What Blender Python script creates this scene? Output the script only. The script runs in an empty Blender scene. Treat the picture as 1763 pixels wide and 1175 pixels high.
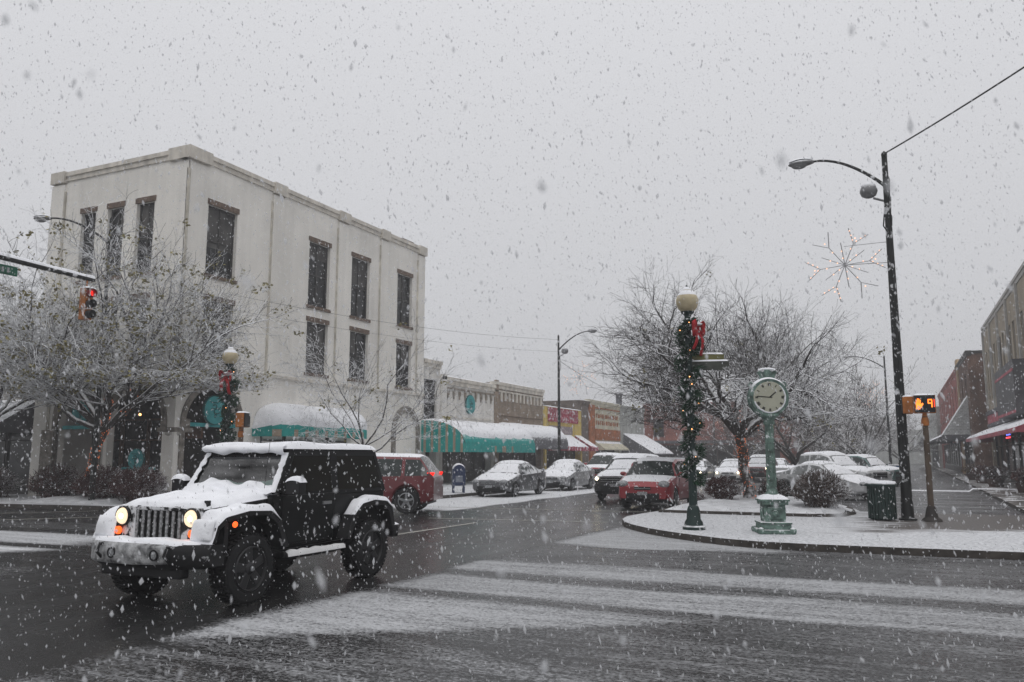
import bpy, bmesh, math, random
from mathutils import Vector, Matrix, noise as mnoise
R=math.radians; PI=math.pi
random.seed(7)
scene=bpy.context.scene
# ---------------------------------------------------------------- camera
cam_d=bpy.data.cameras.new("camera"); cam=bpy.data.objects.new("camera",cam_d)
scene.collection.objects.link(cam); scene.camera=cam
cam.location=(0,0,1.7); cam.rotation_euler=(R(90+7.97),0,R(25.1))
cam_d.sensor_width=36; cam_d.lens=36*1410/1763; cam_d.clip_start=.05; cam_d.clip_end=1500
cam_d.dof.use_dof=True; cam_d.dof.focus_distance=14; cam_d.dof.aperture_fstop=4.0
# ---------------------------------------------------------------- overcast sky
world=bpy.data.worlds.new("World"); scene.world=world; world.use_nodes=True
nt=world.node_tree; nt.nodes.clear()
wo=nt.nodes.new("ShaderNodeOutputWorld"); bg=nt.nodes.new("ShaderNodeBackground")
sky=nt.nodes.new("ShaderNodeTexSky"); sky.sky_type='NISHITA'; sky.sun_disc=False
sky.sun_elevation=R(42); sky.sun_rotation=R(200)
tc=nt.nodes.new("ShaderNodeTexCoord"); sp=nt.nodes.new("ShaderNodeSeparateXYZ")
rp=nt.nodes.new("ShaderNodeValToRGB")
nt.links.new(tc.outputs['Generated'],sp.inputs[0]); nt.links.new(sp.outputs[2],rp.inputs[0])
e=rp.color_ramp.elements
e[0].position=0.0; e[0].color=(.56,.565,.59,1)
e[1].position=1.0; e[1].color=(1.25,1.25,1.28,1)
k=e.new(.12); k.color=(.60,.605,.63,1)
k=e.new(.5); k.color=(.72,.725,.755,1)
hsv=nt.nodes.new("ShaderNodeHueSaturation"); hsv.inputs['Saturation'].default_value=.15; hsv.inputs['Value'].default_value=.08
nt.links.new(sky.outputs[0],hsv.inputs['Color'])
mx=nt.nodes.new("ShaderNodeMixRGB"); mx.inputs[0].default_value=.06
nt.links.new(rp.outputs[0],mx.inputs[1]); nt.links.new(hsv.outputs[0],mx.inputs[2])
nt.links.new(mx.outputs[0],bg.inputs[0]); bg.inputs[1].default_value=1.03
nt.links.new(bg.outputs[0],wo.inputs[0])
sd=bpy.data.lights.new("sun",'SUN'); sd.energy=.5; sd.angle=R(30); sd.color=(1,.98,.95)
so=bpy.data.objects.new("sun",sd); scene.collection.objects.link(so); so.rotation_euler=(R(35),0,R(20))
scene.view_settings.view_transform='Standard'; scene.view_settings.look='None'
scene.view_settings.exposure=0; scene.view_settings.gamma=1
try: scene.cycles.max_bounces=6; scene.cycles.transparent_max_bounces=12
except Exception: pass
COL=scene.collection
# ---------------------------------------------------------------- helpers
class MB:
    def __init__(s): s.v=[];s.f=[];s.m=[]
    def add(s,vs,fs,mi=0):
        n=len(s.v); s.v+= [tuple(v) for v in vs]
        for f in fs: s.f.append(tuple(i+n for i in f)); s.m.append(mi)
        return s
    def box(s,x0,x1,y0,y1,z0,z1,mi=0):
        s.hexa([(x0,y0,z0),(x1,y0,z0),(x1,y1,z0),(x0,y1,z0),(x0,y0,z1),(x1,y0,z1),(x1,y1,z1),(x0,y1,z1)],mi); return s
    def hexa(s,p,mi=0): return s.add(p,[(0,3,2,1),(4,5,6,7),(0,1,5,4),(1,2,6,5),(2,3,7,6),(3,0,4,7)],mi)
    def quad(s,a,b,c,d,mi=0): return s.add([a,b,c,d],[(0,1,2,3)],mi)
    def tube(s,pts,r,n=8,mi=0,cap=True):
        P=[Vector(p) for p in pts]; N=len(P)
        rr=r if isinstance(r,(list,tuple)) else [r]*N
        vs=[];up=Vector((0,0,1)); prev=None
        for i in range(N):
            t=(P[min(i+1,N-1)]-P[max(i-1,0)]).normalized()
            if prev is None:
                a=t.cross(up)
                if a.length<.1: a=t.cross(Vector((1,0,0)))
            else:
                a=prev-t*prev.dot(t)
                if a.length<1e-4: a=t.cross(up)
            a.normalize(); b=t.cross(a); prev=a
            for k in range(n):
                th=2*PI*k/n; vs.append(P[i]+(a*math.cos(th)+b*math.sin(th))*rr[i])
        fs=[]
        for i in range(N-1):
            for k in range(n):
                k2=(k+1)%n; fs.append((i*n+k,i*n+k2,(i+1)*n+k2,(i+1)*n+k))
        if cap: fs.append(tuple(range(n-1,-1,-1))); fs.append(tuple(range((N-1)*n,N*n)))
        return s.add(vs,fs,mi)
    def lathe(s,prof,n=16,c=(0,0,0),ax='z',mi=0,flute=0,close=True):
        vs=[]
        for r,z in prof:
            for k in range(n):
                th=2*PI*k/n; q=r*(1-(flute if k%2 else 0)); a,b=q*math.cos(th),q*math.sin(th)
                p=(a,b,z) if ax=='z' else ((z,a,b) if ax=='x' else (b,z,a))
                vs.append((p[0]+c[0],p[1]+c[1],p[2]+c[2]))
        fs=[];N=len(prof)
        for i in range(N-1):
            for k in range(n):
                k2=(k+1)%n; fs.append((i*n+k,i*n+k2,(i+1)*n+k2,(i+1)*n+k))
        if close: fs.append(tuple(range(n-1,-1,-1))); fs.append(tuple(range((N-1)*n,N*n)))
        return s.add(vs,fs,mi)
    def prism(s,poly,a0,a1,ax='x',mi=0):
        n=len(poly)
        def P(p,a): return (a,p[0],p[1]) if ax=='x' else ((p[0],a,p[1]) if ax=='y' else (p[0],p[1],a))
        vs=[P(p,a0) for p in poly]+[P(p,a1) for p in poly]
        fs=[tuple(range(n))[::-1],tuple(range(n,2*n))]+[(i,(i+1)%n,n+(i+1)%n,n+i) for i in range(n)]
        return s.add(vs,fs,mi)
    def grid(s,rows,mi=0):
        nr=len(rows);nc=len(rows[0]); vs=[p for r in rows for p in r]
        fs=[(i*nc+j,i*nc+j+1,(i+1)*nc+j+1,(i+1)*nc+j) for i in range(nr-1) for j in range(nc-1)]
        return s.add(vs,fs,mi)
    def pad(s,fn,nu,nv,t,amp=.35,edge=.12,sc=3.,dirn=(0,0,1),mi=0,sink=.006):
        rows=[]
        for i in range(nu+1):
            row=[]
            for j in range(nv+1):
                u=i/nu;v=j/nv; p=Vector(fn(u,v)); e=min(u,1-u,v,1-v)/edge; e=max(0,min(1,e))
                h=t*(e**.45)*(1+amp*mnoise.noise(p*sc))-(0 if e>0 else sink)
                row.append(tuple(p+Vector(dirn)*h))
            rows.append(row)
        return s.grid(rows,mi)
    def sphere(s,c,r,nu=10,nv=7,sc=(1,1,1),mi=0):
        pr=[(max(1e-4,math.sin(PI*i/nv))*r,-math.cos(PI*i/nv)*r) for i in range(nv+1)]
        n0=len(s.v); s.lathe(pr,nu,mi=mi)
        for i in range(n0,len(s.v)):
            v=s.v[i]; s.v[i]=(v[0]*sc[0]+c[0],v[1]*sc[1]+c[1],v[2]*sc[2]+c[2])
        return s
    def xf(s,M,start=0):
        for i in range(start,len(s.v)): s.v[i]=tuple(M@Vector(s.v[i]))
        return s
    def build(s,name,mats,parent=None,smooth=None,bevel=0,fixn=True):
        me=bpy.data.meshes.new(name); me.from_pydata(s.v,[],s.f)
        ms=mats if isinstance(mats,(list,tuple)) else [mats]
        for m in ms: me.materials.append(m)
        if len(ms)>1: me.polygons.foreach_set('material_index',s.m)
        if fixn and len(s.f)<30000:
            b=bmesh.new(); b.from_mesh(me); bmesh.ops.recalc_face_normals(b,faces=b.faces); b.to_mesh(me); b.free()
        if smooth is not None:
            me.shade_smooth()
            if smooth<180: me.set_sharp_from_angle(angle=R(smooth))
        me.update(); o=bpy.data.objects.new(name,me); COL.objects.link(o)
        if parent: o.parent=parent
        if bevel:
            bm=o.modifiers.new('bevel','BEVEL'); bm.width=bevel; bm.segments=2; bm.limit_method='ANGLE'; bm.angle_limit=R(40)
        return o
def tag(o,label=None,cat=None,group=None,kind=None):
    if label: o['label']=label
    if cat: o['category']=cat
    if group: o['group']=group
    if kind: o['kind']=kind
    return o
def thing(name,label,cat,loc=(0,0,0),rz=0,group=None):
    o=bpy.data.objects.new(name,None); COL.objects.link(o); o.location=loc; o.rotation_euler=(0,0,rz)
    o.empty_display_size=.2
    return tag(o,label,cat,group)
KIDS={}
def copy_tree(o,parent=None,skip=()):
    c=o.copy(); COL.objects.link(c); c.parent=parent
    for ch in list(o.children):
        if ch.name.split('.')[0] in skip: continue
        copy_tree(ch,c,skip)
    return c
def N(nt,t,**kw):
    n=nt.nodes.new(t)
    for k,v in kw.items(): setattr(n,k,v)
    return n
def math_(nt,op,a,b=None,clamp=False):
    n=N(nt,"ShaderNodeMath",operation=op); n.use_clamp=clamp
    for i,x in enumerate((a,b)):
        if x is None: continue
        if isinstance(x,(int,float)): n.inputs[i].default_value=x
        else: nt.links.new(x,n.inputs[i])
    return n.outputs[0]
def M(name,col,rough=.6,metal=0,var=.12,scale=4,bump=0,snow=0,lo=.35,hi=.7,patch=None,patch_sc=6,brick=None,bcol=None,emit=None,estr=0,coat=0,streak=0,aniso=(1,1,1),spec=.22):
    """procedural principled material; snow = share of settled snow on up-facing faces, patch = threshold of blown-on snow"""
    m=bpy.data.materials.new(name); m.use_nodes=True; nt=m.node_tree; L=nt.links
    P=nt.nodes['Principled BSDF']; P.inputs['Roughness'].default_value=rough; P.inputs['Metallic'].default_value=metal
    P.inputs['Specular IOR Level'].default_value=spec
    if coat: P.inputs['Coat Weight'].default_value=coat; P.inputs['Coat Roughness'].default_value=.08
    tc=N(nt,"ShaderNodeTexCoord"); mp=N(nt,"ShaderNodeMapping"); mp.inputs['Scale'].default_value=aniso
    L.new(tc.outputs['Object'],mp.inputs[0])
    nz=N(nt,"ShaderNodeTexNoise"); nz.inputs['Scale'].default_value=scale; nz.inputs['Detail'].default_value=6
    L.new(mp.outputs[0],nz.inputs['Vector'])
    if brick:
        s=N(nt,"ShaderNodeSeparateXYZ"); c=N(nt,"ShaderNodeCombineXYZ"); L.new(tc.outputs['Object'],s.inputs[0])
        L.new(s.outputs[1 if brick[0]=='x' else 0],c.inputs[0]); L.new(s.outputs[2],c.inputs[1])
        b=N(nt,"ShaderNodeTexBrick"); b.inputs['Scale'].default_value=brick[1]; L.new(c.outputs[0],b.inputs['Vector'])
        b.inputs['Color1'].default_value=(*col,1); b.inputs['Color2'].default_value=(*[x*.72 for x in col],1)
        b.inputs['Mortar'].default_value=(*(bcol or [min(1,x*1.3+.03) for x in col]),1); b.inputs['Mortar Size'].default_value=.02
        base=b.outputs[0]
    else:
        rgb=N(nt,"ShaderNodeRGB"); rgb.outputs[0].default_value=(*col,1); base=rgb.outputs[0]
    # tonal variation
    vr=N(nt,"ShaderNodeMapRange"); vr.inputs['From Min'].default_value=.3; vr.inputs['From Max'].default_value=.7
    vr.inputs['To Min'].default_value=1-var*1.6; vr.inputs['To Max'].default_value=1+var; L.new(nz.outputs[0],vr.inputs[0])
    hv=N(nt,"ShaderNodeVectorMath",operation='SCALE'); L.new(base,hv.inputs[0]); L.new(vr.outputs[0],hv.inputs['Scale']); out=hv.outputs[0]
    if streak:
        mp2=N(nt,"ShaderNodeMapping"); mp2.inputs['Scale'].default_value=(2.2,2.2,.12); L.new(tc.outputs['Object'],mp2.inputs[0])
        n2=N(nt,"ShaderNodeTexNoise"); n2.inputs['Scale'].default_value=1.6; n2.inputs['Detail'].default_value=7; L.new(mp2.outputs[0],n2.inputs['Vector'])
        v2=N(nt,"ShaderNodeMapRange"); v2.inputs['From Min'].default_value=.35; v2.inputs['From Max'].default_value=.62
        v2.inputs['To Min'].default_value=1-streak; v2.inputs['To Max'].default_value=1.03; L.new(n2.outputs[0],v2.inputs[0])
        h2=N(nt,"ShaderNodeVectorMath",operation='SCALE'); L.new(out,h2.inputs[0]); L.new(v2.outputs[0],h2.inputs['Scale']); out=h2.outputs[0]
    if snow or patch is not None:
        ge=N(nt,"ShaderNodeNewGeometry"); s=N(nt,"ShaderNodeSeparateXYZ"); L.new(ge.outputs['Normal'],s.inputs[0])
        n3=N(nt,"ShaderNodeTexNoise"); n3.inputs['Scale'].default_value=patch_sc; n3.inputs['Detail'].default_value=8; L.new(tc.outputs['Object'],n3.inputs['Vector'])
        fac=None
        if snow:
            a=math_(nt,'ADD',s.outputs[2],math_(nt,'MULTIPLY',math_(nt,'SUBTRACT',n3.outputs[0],.5),.9))
            mr=N(nt,"ShaderNodeMapRange"); mr.inputs['From Min'].default_value=lo; mr.inputs['From Max'].default_value=hi; mr.inputs['To Max'].default_value=snow
            L.new(a,mr.inputs[0]); fac=mr.outputs[0]
        if patch is not None:
            mr=N(nt,"ShaderNodeMapRange"); mr.inputs['From Min'].default_value=patch; mr.inputs['From Max'].default_value=patch+.07; mr.inputs['To Max'].default_value=.85
            L.new(n3.outputs[0],mr.inputs[0]); fac=mr.outputs[0] if fac is None else math_(nt,'MAXIMUM',fac,mr.outputs[0])
        mix=N(nt,"ShaderNodeMixRGB"); L.new(fac,mix.inputs[0]); L.new(out,mix.inputs[1]); mix.inputs[2].default_value=(.8,.81,.83,1); out=mix.outputs[0]
        rg=N(nt,"ShaderNodeMapRange"); L.new(fac,rg.inputs[0]); rg.inputs['To Min'].default_value=rough; rg.inputs['To Max'].default_value=.85; L.new(rg.outputs[0],P.inputs['Roughness'])
        if metal:
            rg=N(nt,"ShaderNodeMapRange"); L.new(fac,rg.inputs[0]); rg.inputs['To Min'].default_value=metal; rg.inputs['To Max'].default_value=0; L.new(rg.outputs[0],P.inputs['Metallic'])
    L.new(out,P.inputs['Base Color'])
    if bump:
        bp=N(nt,"ShaderNodeBump"); bp.inputs['Strength'].default_value=bump; bp.inputs['Distance'].default_value=.02
        nb=N(nt,"ShaderNodeTexNoise"); nb.inputs['Scale'].default_value=scale*6; nb.inputs['Detail'].default_value=6; L.new(tc.outputs['Object'],nb.inputs['Vector'])
        L.new(nb.outputs[0],bp.inputs['Height']); L.new(bp.outputs[0],P.inputs['Normal'])
    if emit: P.inputs['Emission Color'].default_value=(*emit,1); P.inputs['Emission Strength'].default_value=estr
    return m
def glassmat(name,tint,gl=.9):
    m=bpy.data.materials.new(name); m.use_nodes=True; nt=m.node_tree; nt.nodes.clear(); L=nt.links
    o=N(nt,"ShaderNodeOutputMaterial"); t=N(nt,"ShaderNodeBsdfTransparent"); t.inputs[0].default_value=(*tint,1)
    g=N(nt,"ShaderNodeBsdfGlossy"); g.inputs['Roughness'].default_value=.04; g.inputs[0].default_value=(gl,gl,gl,1)
    lw=N(nt,"ShaderNodeLayerWeight"); lw.inputs[0].default_value=.35
    nz=N(nt,"ShaderNodeTexNoise"); nz.inputs['Scale'].default_value=2.6; nz.inputs['Detail'].default_value=3
    f=math_(nt,'ADD',math_(nt,'MULTIPLY',lw.outputs['Fresnel'],.38),-.10); f=math_(nt,'ADD',f,math_(nt,'MULTIPLY',nz.outputs[0],.36),True)
    mx=N(nt,"ShaderNodeMixShader"); L.new(f,mx.inputs[0]); L.new(t.outputs[0],mx.inputs[1]); L.new(g.outputs[0],mx.inputs[2]); L.new(mx.outputs[0],o.inputs[0])
    return m
def emis(name,col,st):
    return M(name,[c*.5 for c in col],.4,emit=col,estr=st)
def snowmat(name,col=(.82,.83,.86),bump=.35,scale=5):
    m=M(name,col,.75,var=.05,scale=scale,bump=bump); P=m.node_tree.nodes['Principled BSDF']
    P.inputs['Subsurface Weight'].default_value=0; return m
SNOW=snowmat('snow'); SNOWD=snowmat('snow_dirty',(.66,.66,.66),.5,8)
DARKG=M('dark_glass',(.018,.022,.022),.09,var=.1,spec=.6)
WIN=M('window_glass',(.016,.017,.018),.2,var=.6,scale=1.5,spec=.22)
STORE=M('store_glass',(.02,.021,.021),.12,var=.6,scale=.8,spec=.5)
BLACK=M('black_trim',(.012,.012,.013),.5,patch=.70,patch_sc=9)
RUB=M('rubber',(.014,.014,.015),.75,bump=.3,scale=8,patch=.69,patch_sc=14)
STEEL=M('wheel_alloy',(.32,.33,.34),.35,.8,patch=.66,patch_sc=12)
IRON=M('green_iron',(.018,.035,.032),.45,.2,snow=.9,lo=.55,hi=.9,patch=.66,patch_sc=7,bump=.2)
WALLW=M('white_stucco',(.765,.74,.69),.85,var=.08,scale=.45,bump=.25,streak=.05)
TRIMW=M('cream_trim',(.66,.62,.55),.8,var=.14,scale=2,snow=.9,lo=.7,hi=.95,streak=.2,bump=.3)
BRKTRIM=M('brick_trim',(.155,.112,.085),.85,var=.3,scale=9,bump=.4,snow=.8,lo=.5,hi=.9)
STONE=M('rough_stone',(.22,.20,.175),.9,var=.3,scale=5,bump=.8)
ROOF=M('roof_snow',(.72,.73,.75),.8,bump=.3)
TEAL=M('teal_canvas',(.015,.28,.255),.7,var=.12,snow=.95,lo=.45,hi=.8,patch=.68)
TEALS=M('tan_stripe_canvas',(.30,.24,.18),.7,var=.12,snow=.95,lo=.45,hi=.8,patch=.66)
GREYC=M('grey_canvas',(.10,.10,.11),.75,snow=.95,lo=.3,hi=.8,patch=.62)
LITW=emis('warm_bulb',(1.0,.45,.16),4.5)
HEAD=emis('headlight_lens',(1.0,.80,.55),1.05)
HEADC=M('headlight_centre',(.9,.8,.6),.2,emit=(1,.88,.62),estr=9)
AMBER=emis('amber_lens',(1.0,.13,.02),1.6)
REDL=emis('red_lens',(1.0,.02,.01),1.8)
LENS=M('clear_lens',(.30,.31,.32),.12,var=.4,scale=30,spec=.8)
REDLENS=M('tail_lens',(.25,.01,.01),.2)
BARK=M('bark',(.055,.047,.042),.9,var=.3,scale=10,bump=.6,snow=.95,lo=.1,hi=.45,patch=.62,patch_sc=9)
TWIG=M('twig',(.045,.04,.037),.9,var=.2,scale=3,snow=.97,lo=-.28,hi=.12,patch=.56,patch_sc=3)
TWIG2=M('twig_bare',(.045,.04,.037),.9,var=.2,scale=3,snow=.95,lo=.02,hi=.36,patch=.62,patch_sc=3)
TWIGF=M('twig_far',(.085,.075,.07),.9,snow=.8,lo=.35,hi=.8)
LEAF=M('dry_leaf',(.22,.195,.08),.8,var=.35,scale=8,snow=.5,lo=.8,hi=1.2)
# ---------------------------------------------------------------- ground
def sst(a,b,x):
    t=max(0,min(1,(x-a)/(b-a))); return t*t*(3-2*t)
def band(y,a,b,s=.18): return sst(a-s,a+s,y)*(1-sst(b-s,b+s,y))
def cov(x,y):
    w=.22*mnoise.noise(Vector((x*.28,y*.7,1.3)))+.07*mnoise.noise(Vector((x*1.3,y*3,4.)))
    yy=y+w; xx=x+.3*mnoise.noise(Vector((x*.5,y*.4,9.)))
    # east half of the crossing: bands between wheel tracks, running along X
    e=.41+.12*mnoise.noise(Vector((x*.35,y*1.1,8.)))
    e=max(e,.80*band(yy,11.1,12.5,.28))
    e=max(e,.42*band(yy,10.9,11.3))
    e=max(e,(.80-.03*max(0,x+2))*band(yy,9.25,10.65,.16))
    e=max(e,.38*band(yy,12.5,13.0)); e=max(e,.30*band(yy,13.9,14.4,.15))
    low=5.6+ (x+6.3)*.62 if x<-3 else 7.65+(x+3)*.9
    c=band(yy,max(5.2,low+.1),8.95,.3); e=max(e,(.86-.06*max(0,x+4.5))*c)
    e=max(e,.60*band(yy+.18*(x+3),5.9,6.5,.25)*sst(-5.5,-3.5,x)); e=max(e,.55*band(yy,5.2,5.8,.25)*sst(-6,-4.5,x)); e=max(e,.52*band(yy,4.0,4.6,.25)); e=max(e,.26*band(yy,6.7,7.1,.2))
    e=max(e,.30*band(yy,2.6,3.2,.2))
    # snow against the island kerb
    e=max(e,.85*sst(14.9,15.5,yy+.35*max(0,-abs(x+4.5)+1.5))*(1-sst(-2.8,-.6,x))*sst(-6.9,-6.2,x))
    # west side
    wv=.10
    wv=max(wv,.88*band(yy,10.9,12.5,.2)*(1-sst(-15.2,-13.2,x)))
    wv=max(wv,.92*band(yy,9.3,10.4,.15)*(1-sst(-14.4,-13.2,x+.9*(10.4-y))))
    wv=max(wv,.40*band(yy,7.2,8.6,.3)*(1-sst(-10.9,-10.2,x)))
    wv=max(wv,.34*band(yy,13.2,14.6,.2)*(1-sst(-14,-11,x))); wv=max(wv,.22*band(yy,5.0,6.0)); wv=max(wv,.26*band(yy,16.2,17.4,.3)*(1-sst(-15,-12,x)))
    # the wet driven path that runs through along Y
    path=-.10+.10*(mnoise.noise(Vector((x*1.6,y*.12,3)))+.3)+ .12*band(xx,-9.4,-8.6,.2)*sst(9,12,y)
    k=sst(-6.55,-6.15,xx)
    c2=path*(1-k)+e*k
    k2=sst(-12.3,-10.9,x+.15*(y-8)) ; c1=wv*(1-k2)+c2*k2
    # main street north of the crossing
    n=-.02+.08*mnoise.noise(Vector((x*1.2,y*.1,6)))
    n=max(n,.97*(1-sst(-12.9,-12.55,xx)))
    n=max(n,.8*sst(-7.0,-6.6,x)*(1-sst(-6.2,-5.9,x))*sst(19,22,y)*.5)
    lot=.40+.25*mnoise.noise(Vector((x*.25,y*2.2,2.)))+.12*mnoise.noise(Vector((x*.6,y*6,5.)))
    n=n*(1-sst(-6.2,-5.8,x))+lot*sst(-6.2,-5.8,x)
    k3=sst(17.5,22.0,y)
    if x<-12.6: k3=sst(21.9,23.6,y+.2*w+.25*(x+15))
    return max(-.3,min(1.15,c1*(1-k3)+n*k3))
def roadmat():
    m=bpy.data.materials.new('wet_asphalt_with_snow'); m.use_nodes=True; nt=m.node_tree; L=nt.links; P=nt.nodes['Principled BSDF']
    at=N(nt,"ShaderNodeAttribute",attribute_name='snow_cover'); ge=N(nt,"ShaderNodeNewGeometry")
    def nz(sc,vec,det=8,ro=.6):
        mp=N(nt,"ShaderNodeMapping"); mp.inputs['Scale'].default_value=vec; L.new(ge.outputs['Position'],mp.inputs[0])
        n=N(nt,"ShaderNodeTexNoise"); n.inputs['Scale'].default_value=sc; n.inputs['Detail'].default_value=det; n.inputs['Roughness'].default_value=ro; L.new(mp.outputs[0],n.inputs['Vector']); return n.outputs[0]
    fine=nz(5,(.6,2.2,1),6,.7); st=nz(1.0,(.35,4.5,1),5,.6); gr=nz(19,(.7,1,1),3,.75); ds=nz(38,(.7,1,1),2,.6)
    n=math_(nt,'ADD',math_(nt,'ADD',math_(nt,'MULTIPLY',fine,.22),math_(nt,'MULTIPLY',ds,.22)),math_(nt,'ADD',math_(nt,'MULTIPLY',st,.2),math_(nt,'MULTIPLY',gr,.36)))
    d=math_(nt,'ADD',at.outputs['Fac'],math_(nt,'MULTIPLY',math_(nt,'SUBTRACT',n,.5),4.2))
    mr=N(nt,"ShaderNodeMapRange"); mr.inputs['From Min'].default_value=.30; mr.inputs['From Max'].default_value=.92; L.new(d,mr.inputs[0]); f=mr.outputs[0]
    r=N(nt,"ShaderNodeValToRGB"); L.new(nz(4,(1,1,1)),r.inputs[0]); r.color_ramp.elements[0].color=(.013,.0125,.012,1); r.color_ramp.elements[1].color=(.032,.032,.033,1)
    s=N(nt,"ShaderNodeValToRGB"); L.new(at.outputs['Fac'],s.inputs[0]); s.color_ramp.elements[0].position=.2; s.color_ramp.elements[0].color=(.26,.263,.27,1); s.color_ramp.elements[1].position=.97; s.color_ramp.elements[1].color=(.66,.67,.69,1)
    k=s.color_ramp.elements.new(.85); k.color=(.42,.427,.44,1)
    mx=N(nt,"ShaderNodeMixRGB"); L.new(f,mx.inputs[0]); L.new(r.outputs[0],mx.inputs[1]); L.new(s.outputs[0],mx.inputs[2]); L.new(mx.outputs[0],P.inputs['Base Color'])
    wet=nz(.8,(1,.35,1),5); wr=N(nt,"ShaderNodeMapRange"); wr.inputs['From Min'].default_value=.35; wr.inputs['From Max'].default_value=.65; wr.inputs['To Min'].default_value=.12; wr.inputs['To Max'].default_value=.34; L.new(wet,wr.inputs[0])
    rr=N(nt,"ShaderNodeMixRGB"); L.new(f,rr.inputs[0]); L.new(wr.outputs[0],rr.inputs[1]); rr.inputs[2].default_value=(.8,.8,.8,1); L.new(rr.outputs[0],P.inputs['Roughness'])
    bp=N(nt,"ShaderNodeBump"); bp.inputs['Strength'].default_value=.55; bp.inputs['Distance'].default_value=.03
    L.new(math_(nt,'ADD',math_(nt,'MULTIPLY',f,.8),math_(nt,'MULTIPLY',gr,.35)),bp.inputs['Height']); L.new(bp.outputs[0],P.inputs['Normal'])
    P.inputs['Specular IOR Level'].default_value=.13
    return m
def axis(lo,hi,step,far):
    a=[]; v=lo
    while v<hi: a.append(v); v+=step
    a.append(hi); s=step*1.6; v=hi
    while v<far: v=min(far,v+s); a.append(v); s*=1.45
    s=step*1.6; v=lo; L=[]
    while v>-far: v=max(-far,v-s); L.append(v); s*=1.45
    return L[::-1]+a
def make_road():
    xs=axis(-27,8,.17,480); ys=axis(1.5,47,.15,480)
    nx=len(xs); vs=[(x,y,0) for y in ys for x in xs]
    fs=[(j*nx+i,j*nx+i+1,(j+1)*nx+i+1,(j+1)*nx+i) for j in range(len(ys)-1) for i in range(nx-1)]
    me=bpy.data.meshes.new('road'); me.from_pydata(vs,[],fs); me.materials.append(roadmat())
    at=me.attributes.new('snow_cover','FLOAT','POINT'); at.data.foreach_set('value',[cov(v[0],v[1]) if abs(v[0])<60 and -10<v[1]<90 else .25 for v in vs])
    o=bpy.data.objects.new('road',me); COL.objects.link(o); tag(o,kind='structure')
make_road()
def slab(name,poly,h,top,side,z0=-.05,sub=None):
    m=MB(); n=len(poly); m.add([(x,y,z0) for x,y in poly]+[(x,y,h) for x,y in poly],[tuple(range(n,2*n))],0)
    for i in range(n): m.f.append((i,(i+1)%n,n+(i+1)%n,n+i)); m.m.append(1)
    o=m.build(name,[top,side]); tag(o,kind='structure'); return o
KERB=M('kerb_concrete',(.055,.048,.042),.7,var=.3,scale=6,bump=.4)
def islandmat():
    m=M('island_paving',(.5,.5,.5),.7); nt=m.node_tree; L=nt.links; P=nt.nodes['Principled BSDF']
    ge=N(nt,"ShaderNodeNewGeometry"); s=N(nt,"ShaderNodeSeparateXYZ"); L.new(ge.outputs['Position'],s.inputs[0])
    n=N(nt,"ShaderNodeTexNoise"); n.inputs['Scale'].default_value=1.3; n.inputs['Detail'].default_value=9; mp=N(nt,"ShaderNodeMapping"); mp.inputs['Scale'].default_value=(.7,2.2,1); L.new(ge.outputs['Position'],mp.inputs[0]); L.new(mp.outputs[0],n.inputs['Vector'])
    n2=N(nt,"ShaderNodeTexNoise"); n2.inputs['Scale'].default_value=14; n2.inputs['Detail'].default_value=8; n2.inputs['Roughness'].default_value=.7; L.new(ge.outputs['Position'],n2.inputs['Vector'])
    a=math_(nt,'MULTIPLY',math_(nt,'ADD',s.outputs[0],.9),.8); b=math_(nt,'SUBTRACT',math_(nt,'SUBTRACT',s.outputs[1],18.9),math_(nt,'MULTIPLY',math_(nt,'ADD',s.outputs[0],.6),.55))
    d=math_(nt,'MINIMUM',a,b); d=math_(nt,'ADD',d,math_(nt,'MULTIPLY',math_(nt,'SUBTRACT',n.outputs[0],.5),3.2)); d=math_(nt,'ADD',d,math_(nt,'MULTIPLY',math_(nt,'SUBTRACT',n2.outputs[0],.5),2.4))
    mr=N(nt,"ShaderNodeMapRange"); mr.inputs['From Min'].default_value=-.2; mr.inputs['From Max'].default_value=.7; L.new(d,mr.inputs[0])
    br=N(nt,"ShaderNodeTexBrick"); br.inputs['Scale'].default_value=3.2; L.new(ge.outputs['Position'],br.inputs['Vector'])
    br.inputs['Color1'].default_value=(.060,.052,.048,1); br.inputs['Color2'].default_value=(.085,.07,.062,1); br.inputs['Mortar'].default_value=(.12,.115,.11,1)
    sn=N(nt,"ShaderNodeValToRGB"); L.new(n2.outputs[0],sn.inputs[0]); sn.color_ramp.elements[0].position=.33; sn.color_ramp.elements[0].color=(.30,.305,.32,1); sn.color_ramp.elements[1].position=.58; sn.color_ramp.elements[1].color=(.66,.67,.69,1)
    mx=N(nt,"ShaderNodeMixRGB"); L.new(mr.outputs[0],mx.inputs[0]); L.new(sn.outputs[0],mx.inputs[1]); L.new(br.outputs[0],mx.inputs[2]); L.new(mx.outputs[0],P.inputs['Base Color'])
    rr=N(nt,"ShaderNodeMapRange"); L.new(mr.outputs[0],rr.inputs[0]); rr.inputs['To Min'].default_value=.8; rr.inputs['To Max'].default_value=.45; L.new(rr.outputs[0],P.inputs['Roughness'])
    bp=N(nt,"ShaderNodeBump"); bp.inputs['Strength'].default_value=.5; bp.inputs['Distance'].default_value=.03; L.new(n2.outputs[0],bp.inputs['Height']); L.new(bp.outputs[0],P.inputs['Normal'])
    return m
fr=[(45,16.1),(1.75,16.05),(-.5,15.93),(-1.5,15.9),(-2.5,16.0),(-3.2,16.3),(-3.9,16.8),(-4.5,17.3),(-5.1,17.9),(-5.7,18.7),(-6.1,19.4),(-6.4,20.2),(-6.55,21.1),(-6.5,22.2),(-6.35,23.4),(-6.3,24.2)]
slab('island_pavement',fr+[(-6.3,27),(-1.3,27),(-1.1,25.7),(45,25.7)],.13,islandmat(),KERB)
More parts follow.
